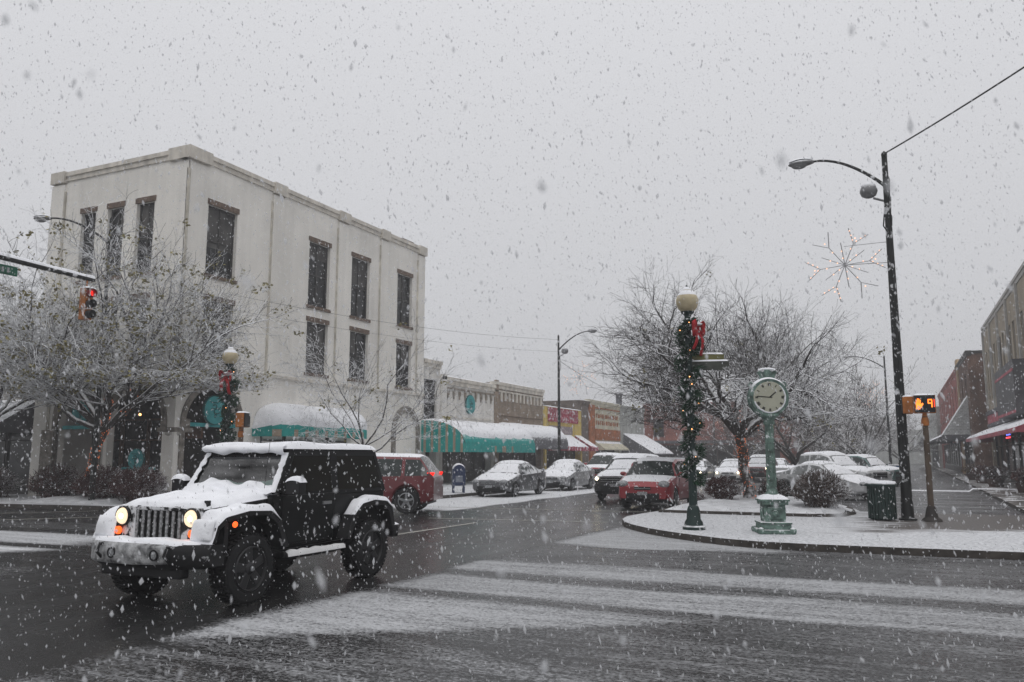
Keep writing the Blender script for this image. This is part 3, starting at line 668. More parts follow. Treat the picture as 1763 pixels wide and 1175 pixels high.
r,f=shop('grey_stucco_shop','plain pale grey shop with steep snow covered white awning',74.25,8.2,6.4,GRYB,bays=3)
barrel(f,r,1.0,8.2,3.75,1.9,3.0,val=.1,mat=GREYC,smat=GREYC,snow=.12,snowfrac=1,straight=True)
m=MB(); m.tube([(-1,3,6.3),(-1,3,7.6)],.3,10); m.lathe([(.5,7.6),(.45,7.75),(.1,8.1)],10,(-1,3,0)); m.build('roof_vent',GREYC,r,smooth=40)
# red brick block closing the row
r=thing('red_brick_block','wide two storey red brick building beyond the grey shop at the end of the row','building',(-25.2,88,0))
f=Fr((0,0,0),(1,0,0),(0,-1,0)); m=MB(); ops=[(1.0,2.2,3.7,5.5),(11.0,12.0,3.6,5.3),(1.0,9.5,0,2.8),(11,14.2,0,2.8)]
wallsheet(f,m,0,15.5,0,7.3,ops,.3); shell(f,m,0.01,15.49,7.3,20); m.build('wall',REDB,r,fixn=False); roof(f,r,0,15.5,7.3,20)
for o in ops[:2]: window(f,r,*o,lintel=None)
store(f,r,1.0,9.5,.13,2.8,5,dep=.28); store(f,r,11,14.2,.13,2.8,2,dep=.28)
coping(f,r,0,15.5,7.3,mat=REDB)
m=MB(); f.box(m,0,10,3.0,3.3,0,1.2); m.build('canopy',GREYC,r)
m=MB(); f.box(m,10,10.5,0,7.25,.003,.1); m.build('pilaster',GRYB,r)
# left neighbour
r=thing('low_grey_shop','low beige shop with white snow covered slanting awning left of the corner building','shop building',(-31.25,22.0,0))
f=Fr((0,0,0),(-1,0,0),(0,-1,0)); m=MB(); wallsheet(f,m,0,16,0,6.1,[(.5,14,0,3.1)],.5); shell(f,m,0.01,15.99,6.1,14); m.build('wall',M('beige_wall',(.36,.34,.31),.9,var=.12,streak=.2),r,fixn=False)
roof(f,r,0,16,6.1,14); store(f,r,.52,13.98,.13,3.09,6,door=2); coping(f,r,0,16,6.1)
barrel(f,r,.3,12,3.95,2.75,1.9,val=.15,mat=GREYC,smat=GREYC,snow=.08,straight=True,snowfrac=1)
# --- east side row
BEIGE=M('beige_panel_wall',(.33,.285,.22),.85,var=.1,scale=1,streak=.12)
PALEP=M('pale_pilaster',(.40,.39,.37),.8,var=.1)
PINK=M('pink_red_sign',(.42,.10,.13),.65,var=.2,scale=2,patch=.66,patch_sc=3)
GBOX=M('grey_sign_box',(.10,.10,.105),.6,var=.2,scale=2)
DBR=M('dark_brown_brick',(.125,.07,.05),.9,var=.3,scale=1,brick=('x',5.)); DBRY=M('brown_brick_end',(.15,.085,.06),.9,var=.3,scale=1,brick=('y',5.))
RB2=M('rose_brick',(.33,.10,.085),.9,var=.22,scale=1,brick=('x',4.),streak=.15)
r=thing('beige_row_building','tall beige building with pale pilasters and pinkish red sign band on the right edge','building',(6.05,30,0))
f=Fr((0,0,0),(0,1,0),(-1,0,0)); L_=38.3; ops=[]
for k in range(22): ops.append((1.0+k*1.68,1.95+k*1.68,5.6,9.0))
m=MB(); wallsheet(f,m,0,L_,0,10.9,ops+[(.5,37.8,0,3.2)],.3); shell(f,m,0.01,L_-.01,10.9,16); m.build('wall',BEIGE,r,fixn=False); roof(f,r,0,L_,10.9,16)
for o in ops: window(f,r,*o,mull=0,lintel=None,fm=FRAMEL,dep=.15)
coping(f,r,0,L_,10.9,mat=PALEP,out=.1)
for k in range(9):
    a=.02+k*4.75; m=MB(); f.box(m,a,a+.28,3.4,10.6,.003,.12); m.build('pilaster',PALEP,r)
store(f,r,.52,37.78,.13,3.19,12,door=5,dep=.28)
m=MB(); f.box(m,2,37.5,4.5,4.75,.003,.3); f.box(m,2,37.5,3.7,3.9,.003,.25); m.build('sign_frame',GREYC,r)
m=MB(); f.box(m,2,37.5,3.91,4.49,.003,.2); m.build('sign_band',PINK,r)
barrel(f,r,9,37,3.6,2.85,1.7,val=.2,mat=PINK,smat=PINK,snow=.08,straight=True,snowfrac=1)
m=MB(); f.box(m,15.5,23.5,3.7,6.3,.31,.9); b_=m.build('sign_box',GBOX,r)
m=MB(); f.box(m,15.5,23.5,5.75,5.88,.9,.92); f.box(m,15.5,23.5,3.75,3.88,.9,.92); m.build('red_stripe',PINK,b_)
m=MB(); f.box(m,16.5,18.2,2.55,2.62,1.1,1.14); m.build('neon_tube',emis('neon_red',(1,.05,.08),2),r)
m=MB(); f.box(m,16.5,18.0,2.7,2.75,1.1,1.14); m.build('neon_tube',emis('neon_blue',(.15,.2,1),2),r)
r=thing('brown_brick_building','brown brick building with a white gable over its shop entrance on the right','building',(5.05,70,0))
f=Fr((0,0,0),(0,1,0),(-1,0,0)); f2=Fr((0,0,0),(1,0,0),(0,-1,0)); m=MB(); ops=[(2.5,4,6,8),(6.5,8,6,8),(10,11.5,6,8)]
wallsheet(f,m,0,13,0,9.5,ops+[(.5,12.5,0,3)],.3); m.build('wall',DBR,r,fixn=False)
m=MB(); wallsheet(f2,m,0,14,0,9.5,[],.3); m.build('end_wall',DBRY,r,fixn=False)
for o in ops: window(f,r,*o)
store(f,r,.5,12.5,.13,3,4,dep=.28); roof(f,r,0,13,9.5,14); coping(f,r,0,13,9.5,mat=FRAME); 
m=MB(); f2.box(m,0,14,9.3,9.52,.003,.08); m.build('parapet_cap',FRAME,r)
m=MB(); f.box(m,10.2,10.9,0,9.3,.003,.15); m.build('pilaster',M('tan_pilaster',(.45,.33,.22),.8),r)
m=MB(); 
m.prism([(0,3.31),(-1.9,3.31),(0,6.3)],2.2,6.0,'y'); 
g_=m.build('gable',M('gable_siding',(.42,.43,.43),.7,snow=.95,lo=.3,hi=.6,brick=('y',2.)),r)
m=MB(); f.box(m,2,8,2.9,3.3,.01,1.75); m.build('entrance_canopy',GREYC,r)
r=thing('rose_brick_building','long rose red brick building with tan chimney in the haze on the right','building',(5.0,83.05,0))
f=Fr((0,0,0),(0,1,0),(-1,0,0)); m=MB(); ops=[(2+k*4.2,3.2+k*4.2,5.6,7.8) for k in range(8)]
wallsheet(f,m,0,36,0,9.3,ops+[(.5,35,0,3)],.3); shell(f,m,0.01,35.99,9.3,14); m.build('wall',RB2,r,fixn=False)
for o in ops: window(f,r,*o)
store(f,r,.5,35,.13,3,9,dep=.28); roof(f,r,0,36,9.3,14); coping(f,r,0,36,9.3,mat=RB2)
m=MB(); m.box(.1,1.3,.3,2.0,9.3,10.3); m.build('chimney',M('tan_render',(.45,.33,.2),.8),r)
barrel(f,r,-3,12,4.1,3.0,2.4,val=.1,mat=GREYC,smat=GREYC,snow=.1,straight=True,snowfrac=1)
r=thing('pale_far_building','pale grey two storey building fading into haze beyond the rose brick one','building',(4.6,119.2,0))
f=Fr((0,0,0),(0,1,0),(-1,0,0)); m=MB(); ops=[(2+k*4,3.2+k*4,4.6,6.4) for k in range(7)]
wallsheet(f,m,0,30,0,8.0,ops+[(.5,29,0,3)],.3); shell(f,m,0.01,29.99,8.0,14); m.build('wall',GRYB,r,fixn=False)
for o in ops: window(f,r,*o,lintel=None)
store(f,r,.5,29,.13,3,7,dep=.28); roof(f,r,0,30,8,14)
m=MB(); f.box(m,1,26,3.3,3.6,0,2.0); m.build('canopy',GREYC,r)
r=thing('distant_hall','distant grey hall closing the street in the haze','building',(-6,190,0))
f=Fr((0,0,0),(1,0,0),(0,-1,0)); m=MB(); ops=[(2+k*4,3.6+k*4,3.5,5.6) for k in range(5)]
wallsheet(f,m,0,22,0,7,ops,.3); shell(f,m,0.01,21.99,7,12); m.build('wall',GRYB,r,fixn=False); roof(f,r,0,22,7,12)
for o in ops: window(f,r,*o,lintel=None)
# ---------------------------------------------------------------- vehicles (front towards local -Y, +X the vehicle's left)
def paint(name,col,patch=.60,snow=.9,lo=.80,hi=.95,psc=5):
    return M(name,col,.28,.25,var=.05,coat=.6,snow=snow,lo=lo,hi=hi,patch=patch,patch_sc=psc,spec=.5)
def wheel(parent,x,y,r=.33,w=.22,spokes=5,side=1,dark=False):
    m=MB(); hw=w/2
    prof=[(r*.62,-hw*.8),(r*.72,-hw),(r*.93,-hw*.96),(r,-hw*.75),(r,-hw*.25),(r*.985,-hw*.2),(r*.985,hw*.2),(r,hw*.25),(r,hw*.75),(r*.93,hw*.96),(r*.72,hw),(r*.62,hw*.8)]
    m.lathe(prof,28,(x,y,r),'x')
    t=m.build('wheel',RUB,parent,smooth=35)
    m=MB(); s=side; xo=x+s*hw*.72
    m.lathe([(r*.66,-.03),(r*.66,.035),(r*.60,.04),(r*.58,.0),(r*.58,-.03)] if s>0 else [(r*.58,.03),(r*.58,0),(r*.60,-.04),(r*.66,-.035),(r*.66,.03)],24,(xo,y,r),'x',close=False)
    m.lathe([(r*.17,-.03),(r*.17,.03),(r*.1,.05)] if s>0 else [(r*.1,-.05),(r*.17,-.03),(r*.17,.03)],12,(xo,y,r),'x')
    for k in range(spokes):
        a=2*PI*k/spokes+.3; c,sn=math.cos(a),math.sin(a); px,py=-sn,c
        P=[]
        for xx in (xo-.02,xo+.02):
            for rr,ww in ((r*.12,r*.11),(r*.62,r*.075)):
                for sg in (-1,1): P.append((xx,y+c*rr+px*ww*sg,r+sn*rr+py*ww*sg))
        m.hexa([P[0],P[1],P[3],P[2],P[4],P[5],P[7],P[6]])
    m.build('rim',RIMD if dark else STEEL,t,smooth=35)
    m=MB(); m.lathe([(r*.57,-.02),(r*.57,.0)],20,(x+s*hw*.2,y,r),'x'); m.build('brake_disc',BLACK,t)
    return t
RIMD=M('dark_rim',(.05,.05,.052),.35,.6,patch=.66,patch_sc=14)
def lerp(T,y):
    if y<=T[0][0]: return T[0][1]
    for (a,b),(c,d) in zip(T[:-1],T[1:]):
        if y<=c: return b+(d-b)*(y-a)/(c-a)
    return T[-1][1]
def car(name,label,cat,loc,rz,spec,pm,lights=False,tail=False,group=None,snow=(1,1,1),glass=None,plate=True):
    """lofted body: spec holds L,W,wb,r, roofline 'top', 'belt', cabin stations (cowl,roof0,roof1,deck)"""
    root=thing(name,label,cat,loc,rz,group); S=spec; hw=S['W']/2; L=S['L']; y0,y1=-L/2,L/2; r=S['r']
    wf,wr=S['wf'],S['wf']+S['wb']; z0=S.get('z0',.22); cowl,ra,rb,deck=S['cab']
    ys={y0,y1,y0+.07,y0+.22,y1-.06,y1-.2,cowl,ra,rb,deck,*[a for a,_ in S['top']],*[a for a,_ in S['belt']]}
    for c in (wf,wr):
        for k in range(9): ys.add(round(c+(r+.055)*math.cos(PI*k/8),4))
        ys.add(c-(r+.075)); ys.add(c+(r+.075))
    q=y0
    while q<y1: ys.add(round(q,3)); q+=.28
    pillars=S.get('pillars',[]); 
    for p_ in pillars: ys.add(p_-.045); ys.add(p_+.045)
    ys=[y for y in sorted(ys) if y0<=y<=y1]; yy=[ys[0]]
    for y in ys[1:]:
        if y-yy[-1]>.012: yy.append(y)
    ys=yy
    def sec(y):
        e0=min(1,(y-y0)/.5) ; e1=min(1,(y1-y)/.45); tp=(1-(1-e0)**2.2*.16)*(1-(1-e1)**2.2*.12); w=hw*tp
        zt=lerp(S['top'],y); zb=min(lerp(S['belt'],y),zt-.035); zl=z0+ .10*max(0,(1-(y-y0)/.35)) + .10*max(0,1-(y1-y)/.35)
        for c in (wf,wr):
            d=abs(y-c)
            if d<r+.056: zl=max(zl,r+math.sqrt(max(0,(r+.055)**2-d*d)))
        zl=min(zl,zb-.16); zm=max(zl+.09,.55*zb+.05); cab=max(0,min(1,(zt-zb-.05)/.35))
        wt=w*(1-.27*cab*S.get('tumble',1))
        if cab<=0: 
            return [(w*.93,zl),(w*.985,zl+.05),(w,zm),(w*.985,zb),(w*.95,zb+.02),(w*.80,zt-.006),(w*.45,zt+.012),(0,zt+.02)],cab
        return [(w*.93,zl),(w*.985,zl+.05),(w,zm),(w*.975,zb),(wt+.02,zt-.10 if zt-zb>.2 else zb+(zt-zb)*.6),(wt-.05,zt-.03),(wt*.6,zt),(0,zt+.012)],cab
    secs=[sec(y) for y in ys]; body=MB(); gl={}; ws=MB(); rs_=MB()
    def pt(i,j,sx): p=secs[i][0][j]; return (p[0]*sx,ys[i],p[1])
    for i in range(len(ys)-1):
        ym=(ys[i]+ys[i+1])/2; cabi=min(secs[i][1],secs[i+1][1])
        for j in range(7):
            for sx in (-1,1):
                q=[pt(i,j,sx),pt(i+1,j,sx),pt(i+1,j+1,sx),pt(i,j+1,sx)]
                t=body
                inpil=any(abs(ym-p_)<.046 for p_ in pillars)
                if j==3 and cabi>.28 and not inpil and S.get('glass0',cowl+.25)<ym<S.get('glass1',deck-.3): t=gl.setdefault((sx,sum(ym>p_ for p_ in pillars)),MB())
                if j>=5 and cowl<ym<ra: t=ws
                if j>=5 and rb<ym<deck and not S.get('norear'): t=rs_
                t.add(q,[(0,1,2,3) if sx>0 else (3,2,1,0)])
    for i in (0,len(ys)-1):
        P=[pt(i,j,1) for j in range(8)]+[pt(i,j,-1) for j in range(6,-1,-1)]
        body.add(P,[tuple(range(len(P)))])
    body.build('body',pm,root,smooth=32)
    G=glass or CARGL
    [g_.build('side_window',G,root,smooth=32) for g_ in gl.values()]; ws.build('windshield',G,root,smooth=60)
    if rs_.f: rs_.build('rear_window',G,root,smooth=60)
    ub=MB(); ub.box(-hw*.80,hw*.80,y0+.2,y1-.2,z0-.02,.62); ub.build('underbody',BLACK,root)
    for y in (wf,wr):
        for s in (-1,1): wheel(root,s*(hw-.12),y,r,.21,side=s,spokes=S.get('spokes',5))
    nz=lerp(S['top'],y0+.1); F=S.get('front','car')
    g=MB()
    gh=S.get('grille',(.42,.55,.66)); 
    g.box(-gh[0]*hw,gh[0]*hw,y0-.012,y0+.05,gh[1],gh[2]); gr_=g.build('grille',BLACK,root,bevel=.01)
    c=MB(); n=S.get('bars',3)
    for k in range(n):
        z=gh[1]+(gh[2]-gh[1])*(k+.5)/n; c.box(-gh[0]*hw*.96,gh[0]*hw*.96,y0-.022,y0-.013,z-.009,z+.009)
    c.build('grille_bar',STEEL,gr_)
    lo=MB(); lo.box(-hw*.6,hw*.6,y0-.01,y0+.06,z0+.1,gh[1]-.1 if gh[1]-.1>z0+.14 else z0+.16); lo.build('bumper_intake',BLACK,root,bevel=.01)
    if plate: p=MB(); p.box(-.16,.16,y0-.03,y0-.012,gh[1]-.16,gh[1]-.05); p.build('licence_plate',LENS,root)
    hz=S.get('hl',(gh[2]-.02,.16,.09))
    for s in (-1,1):
        h=MB(); x=s*hw*.74
        h.sphere((x,y0+.10,hz[0]),1,12,8,(hz[1],.13,hz[2])); hl=h.build('headlight',LENS,root,smooth=60)
        if lights:
            k=MB(); k.sphere((x,y0-.03,hz[0]),.06,10,7); k.build('lamp',HEADC,hl)
        t=MB(); t.hexa([(s*hw*.76,y1-.05,S['tl'][0]),(s*hw*.86,y1-.14,S['tl'][0]),(s*hw*.90,y1-.2,S['tl'][0]),(s*hw*.76,y1-.2,S['tl'][0]),(s*hw*.76,y1+.012,S['tl'][1]),(s*hw*.86,y1-.05,S['tl'][1]),(s*hw*.93,y1-.2,S['tl'][1]),(s*hw*.76,y1-.2,S['tl'][1])]); t.build('tail_light',REDL if tail else REDLENS,root,bevel=.01)
        mm=MB(); my=cowl+.28; mz=lerp(S['belt'],my)+.10; mm.sphere((s*(hw+.09),my,mz),1,10,7,(.11,.06,.075)); mm.box(min(s*(hw-.06),s*(hw+.03)),max(s*(hw-.06),s*(hw+.03)),my-.02,my+.03,mz-.05,mz-.01)
        mm.build('wing_mirror',pm,root,smooth=50)
        for py in S.get('handles',(.15,)):
            d=MB(); zz=lerp(S['belt'],py)-.10; x=hw*1.0; d.box(min(s*(x-.01),s*(x+.02)),max(s*(x-.01),s*(x+.02)),py,py+.17,zz-.014,zz+.014); d.build('door_handle',pm,root)
        sk=MB(); x=hw*.985; 
        for py in S.get('doors',()):
            sk=MB(); sk.box(min(s*(x-.03),s*(x+.006)),max(s*(x-.03),s*(x+.006)),py-.005,py+.005,z0+.14,lerp(S['belt'],py)-.03); sk.build('door_seam',BLACK,root)
    # wipers
    # snow lying on hood, windshield and roof
    def surf(a,b,wfrac):
        def f(u,v):
            y=a+(b-a)*v; s=sec(y)[0]; x=(u*2-1)*s[5][0]*wfrac; ax=abs(x)
            for j in range(5,7):
                if s[j+1][0]<=ax<=s[j][0]: t=(ax-s[j+1][0])/max(1e-6,(s[j][0]-s[j+1][0])); return (x,y,s[j+1][1]+(s[j][1]-s[j+1][1])*t+.004)
            return (x,y,s[5][1])
        return f
    def pd(a,b,t,wf_=1.0,nm='snow_cover'):
        if t<=0: return
        k=MB(); k.pad(surf(a,b,wf_),14,max(5,int(abs(b-a)/.12)),t,amp=.18,sc=3.5,edge=.1); k.build(nm,SNOW,root,smooth=180)
    pd(y0+.14,cowl-.03,.05*snow[0]); pd(cowl+.06,ra-.04,.03*snow[1],.9); pd(ra+.02,rb-.02,.06*snow[2],.98)
    if deck<y1-.35 and not S.get('norear'): pd(deck+.03,y1-.08,.05*snow[2]); pd(rb+.05,deck-.05,.03*snow[1],.9)
    return root
GL2=M('dusted_glass',(.20,.21,.21),.3,var=.2,patch=.58,patch_sc=4)
CARGL=M('car_glass',(.018,.026,.025),.07,var=.2,spec=.4,snow=.9,lo=.88,hi=1.05,patch=.60,patch_sc=5)
SNOWGL=M('snowed_glass',(.05,.06,.06),.15,var=.2,patch=.44,patch_sc=4)
SED=dict(L=4.35,W=1.76,wb=2.62,r=.32,wf=-1.33,cab=(-1.0,-.25,.75,1.55),top=[(-2.18,.60),(-2.05,.70),(-1.4,.86),(-1.0,.95),(-.25,1.38),(.2,1.44),(.75,1.38),(1.55,1.06),(2.1,1.0),(2.18,.92)],belt=[(-2.18,.55),(-1.0,.88),(1.5,.96),(2.18,.88)],pillars=[.22,1.0],tl=(.72,.90),handles=(.05,.95),doors=(-.75,.22,1.15),glass1=1.4)
SUV=dict(L=4.65,W=1.86,wb=2.78,r=.37,wf=-1.42,z0=.28,cab=(-1.05,-.55,1.85,2.22),top=[(-2.33,.80),(-2.2,.93),(-1.05,1.12),(-.55,1.60),(-.1,1.72),(1.85,1.68),(2.22,1.20),(2.33,1.05)],belt=[(-2.33,.72),(-1.05,1.05),(2.33,1.12)],pillars=[.3,1.25],tl=(1.06,1.20),grille=(.55,.66,.84),hl=(.84,.17,.1),handles=(.12,1.1),doors=(-.8,.3,1.3),tumble=.85,glass1=2.05)
BOXY=dict(L=4.1,W=1.80,wb=2.55,r=.34,wf=-1.22,z0=.25,cab=(-1.15,-.72,1.75,2.0),top=[(-2.05,.72),(-1.92,.88),(-1.5,1.02),(-1.15,1.07),(-.72,1.52),(-.3,1.62),(1.75,1.60),(2.0,1.15),(2.05,1.0)],belt=[(-2.05,.66),(-1.05,1.0),(2.05,1.12)],pillars=[.25,1.2],tl=(.95,1.3),grille=(.3,.62,.72),hl=(.80,.19,.12),handles=(.1,1.0),doors=(-.75,.25,1.2),tumble=.75,glass1=1.8,bars=1)
PICK=dict(L=5.5,W=1.95,wb=3.4,r=.39,wf=-1.75,z0=.36,cab=(-1.2,-.7,.8,1.0),top=[(-2.75,.95),(-2.65,1.06),(-1.2,1.22),(-.7,1.72),(-.3,1.84),(.8,1.80),(1.0,1.20),(1.05,1.16),(2.75,1.16)],belt=[(-2.75,.85),(-1.2,1.14),(2.75,1.12)],pillars=[.25],tl=(.85,1.12),grille=(.5,.72,.98),hl=(.90,.17,.10),handles=(.1,),doors=(-.9,.25,.95),tumble=.8,glass1=.85,bars=3)
WH=paint('white_paint',(.55,.56,.57)); RD=paint('red_paint',(.125,.005,.009),.66); RD3=paint('red_paint_c',(.27,.012,.02),.66); RD2=paint('red_paint_b',(.30,.015,.025),.66); GRY=paint('dark_grey_paint',(.085,.088,.095),.575,psc=7); LGRY=paint('silver_paint',(.22,.225,.235),.56,psc=7)
DGR=paint('charcoal_paint',(.03,.031,.032),.62); TEALC=paint('teal_paint',(.03,.10,.095),.6); SILV=paint('silver_b',(.30,.30,.31),.6); MAROON=paint('maroon_paint',(.12,.02,.02),.6)
car('red_suv','red suv with lit tail lights crossing just behind the black jeep','suv',(-14.9,21.4,0),R(-70),dict(SUV,L=4.35,cab=(-1.05,-.55,1.72,2.06),top=[(-2.18,.85),(-2.1,.93),(-1.05,1.12),(-.55,1.60),(-.1,1.72),(1.72,1.68),(2.06,1.22),(2.17,1.05)]),RD,tail=True,snow=(1,.5,1))
car('parked_sedan','dark grey sedan parked beside the blue mailbox with snow on its hood','car',(-15.4,32.75,0),0,dict(SED,L=4.3),GRY,snow=(1,1,1),glass=SNOWGL,group='cars parked along the west kerb')
car('parked_sedan','light grey sedan fully whitened by snow, parked behind the dark grey sedan','car',(-15.4,39.4,0),0,SED,LGRY,snow=(1.4,1.8,1.4),glass=SNOWGL,group='cars parked along the west kerb')
car('red_pickup','red pickup truck with chrome grille parked behind the two sedans','pickup truck',(-15.0,45.0,0),0,dict(PICK,grille=(.6,.72,1.0)),RD2,snow=(.3,.0,.5),group='cars parked along the west kerb')
car('silver_suv','silver suv with one lit headlight driving left of the bright red hatchback','suv',(-9.75,32.2,0),0,dict(SUV,grille=(.6,.70,.92)),DGR,lights=True,snow=(1.3,.2,1.2),group='cars waiting on the street')
car('red_hatchback','bright red boxy hatchback with thin snow on its hood, left of the garland lamp post','car',(-7.45,27.7,0),0,BOXY,RD3,lights=False,snow=(.5,0,.35),group='cars waiting on the street')
h=R(-33)
car('white_sedan','white sedan covered in snow behind the round brown bush','car',(-2.75,35.6,0),h+PI/2,dict(SED,L=4.5),WH,snow=(1,1.2,1),glass=GL2,group='vehicles in the parking lot')
car('white_pickup','white pickup truck under snow with dark grille behind the white sedan','pickup truck',(-3.1,41.0,0),h+PI/2,PICK,WH,snow=(1,1,1),glass=GL2,group='vehicles in the parking lot')
car('teal_car','dark teal car parked beyond the hood of the white pickup','car',(-1.9,52,0),h+PI/2,SUV,TEALC,snow=(1,1,1),group='vehicles in the parking lot')
car('grey_car','grey car parked beyond the teal one, behind the cab of the white pickup','car',(-3.4,57,0),h+PI/2,SED,SILV,snow=(1,1,1),group='vehicles in the parking lot')
car('oncoming_car','white car with lit headlights left of the light wrapped tree trunk','car',(-9.9,55,0),R(2),SED,WH,lights=True,snow=(1,.3,1),group='oncoming traffic')
car('oncoming_van','maroon van with lit headlights right of the light wrapped tree trunk','car',(-8.9,60.5,0),0,SUV,MAROON,lights=True,snow=(1,.2,1),group='oncoming traffic')
car('oncoming_car','small far silver car with lit headlights left of the green clock post','car',(-9.2,72,0),0,SED,SILV,lights=True,snow=(1,.3,1),group='oncoming traffic')
car('oncoming_suv','dark suv with bright headlights right of the green clock post','suv',(-6.1,64,0),0,SUV,DGR,lights=True,snow=(1.2,.3,1.2),group='oncoming traffic')
car('far_car','grey car with amber lights just right of the garland lamp post','car',(-12.4,56,0),0,SED,GRY,lights=True,snow=(1,.3,1),group='oncoming traffic')
# ---------------------------------------------------------------- the black jeep
JP=M('black_jeep_paint',(.005,.0055,.006),.3,.0,coat=.08,var=.05,patch=.70,patch_sc=7,spec=.15)
JPL=M('black_plastic',(.016,.016,.017),.55,patch=.67,patch_sc=8,var=.2)
JTOP=M('black_top_cloth',(.012,.012,.013),.7,patch=.71,patch_sc=6)
JGL=glassmat('jeep_windshield',(.30,.42,.38),1.0)
JWIN=M('jeep_side_glass',(.008,.009,.009),.08,var=.3,patch=.69,patch_sc=6,spec=.25)
J=thing('black_jeep','black two door jeep with lit round headlights and thick snow on hood and roof','jeep',(-7.78,8.75,0))
m=MB()
# tub and engine bay
m.hexa([(-.72,-.75,.52),(.72,-.75,.52),(.72,1.72,.56),(-.72,1.72,.56),(-.765,-.75,1.22),(.765,-.75,1.22),(.765,1.74,1.20),(-.765,1.74,1.20)])
m.hexa([(-.50,-1.68,.58),(.50,-1.68,.58),(.66,-.75,.58),(-.66,-.75,.58),(-.58,-1.68,1.10),(.58,-1.68,1.10),(.72,-.75,1.20),(-.72,-.75,1.20)])
body=m.build('body',JP,J,bevel=.045)
m=MB(); m.tube([(.62,-.72,1.22),(.64,-.66,1.9)],.004,4); m.build('antenna',BLACK,J)
for s_ in (-1,1):
    m=MB(); m.box(s_*.58-.02,s_*.58+.02,-1.62,-1.56,1.12,1.19); m.build('hood_latch',BLACK,J)
m=MB()
for s_ in (-1,1):
    m.hexa([(s_*.55,-1.66,.60),(s_*.92,-1.66,.60),(s_*.92,-1.60,.60),(s_*.55,-1.60,.60),(s_*.55,-1.66,.95),(s_*.92,-1.66,.95),(s_*.92,-1.60,.95),(s_*.55,-1.60,.95)])
m.build('inner_fender',BLACK,J)
m=MB(); rows=[]
for i in range(9):
    t=i/8; y=-1.72+t*1.14; w=.60+t*.13; z=1.10+.11*t-(.05*(1-t)**6); rows.append([(x*w,y,z+.035*(1-abs(x)**3)-(.05 if abs(x)==1 else 0)) for x in (-1,-.93,-.7,-.35,0,.35,.7,.93,1)])
m.grid(rows); m.build('hood',JP,J,smooth=60)
def hoodf(u,v):
    y=-1.76+v*1.24; t=(y+1.72)/1.14; w=(.60+t*.13)*1.0; x=(u*2-1)*w; return (x,y,1.10+.11*t+.035*(1-abs(u*2-1)**3)-.01)
m=MB(); m.pad(hoodf,44,50,.075,amp=.6,edge=.08,sc=4.2); m.build('hood_snow',SNOW,J,smooth=180)
m=MB(); m.pad(lambda u,v:(-.72+1.44*u+.0,-.78+.30*v,1.235+.07*v),30,10,.11,amp=.8,edge=.2,sc=4.5); m.build('cowl_snow',SNOW,J,smooth=180)
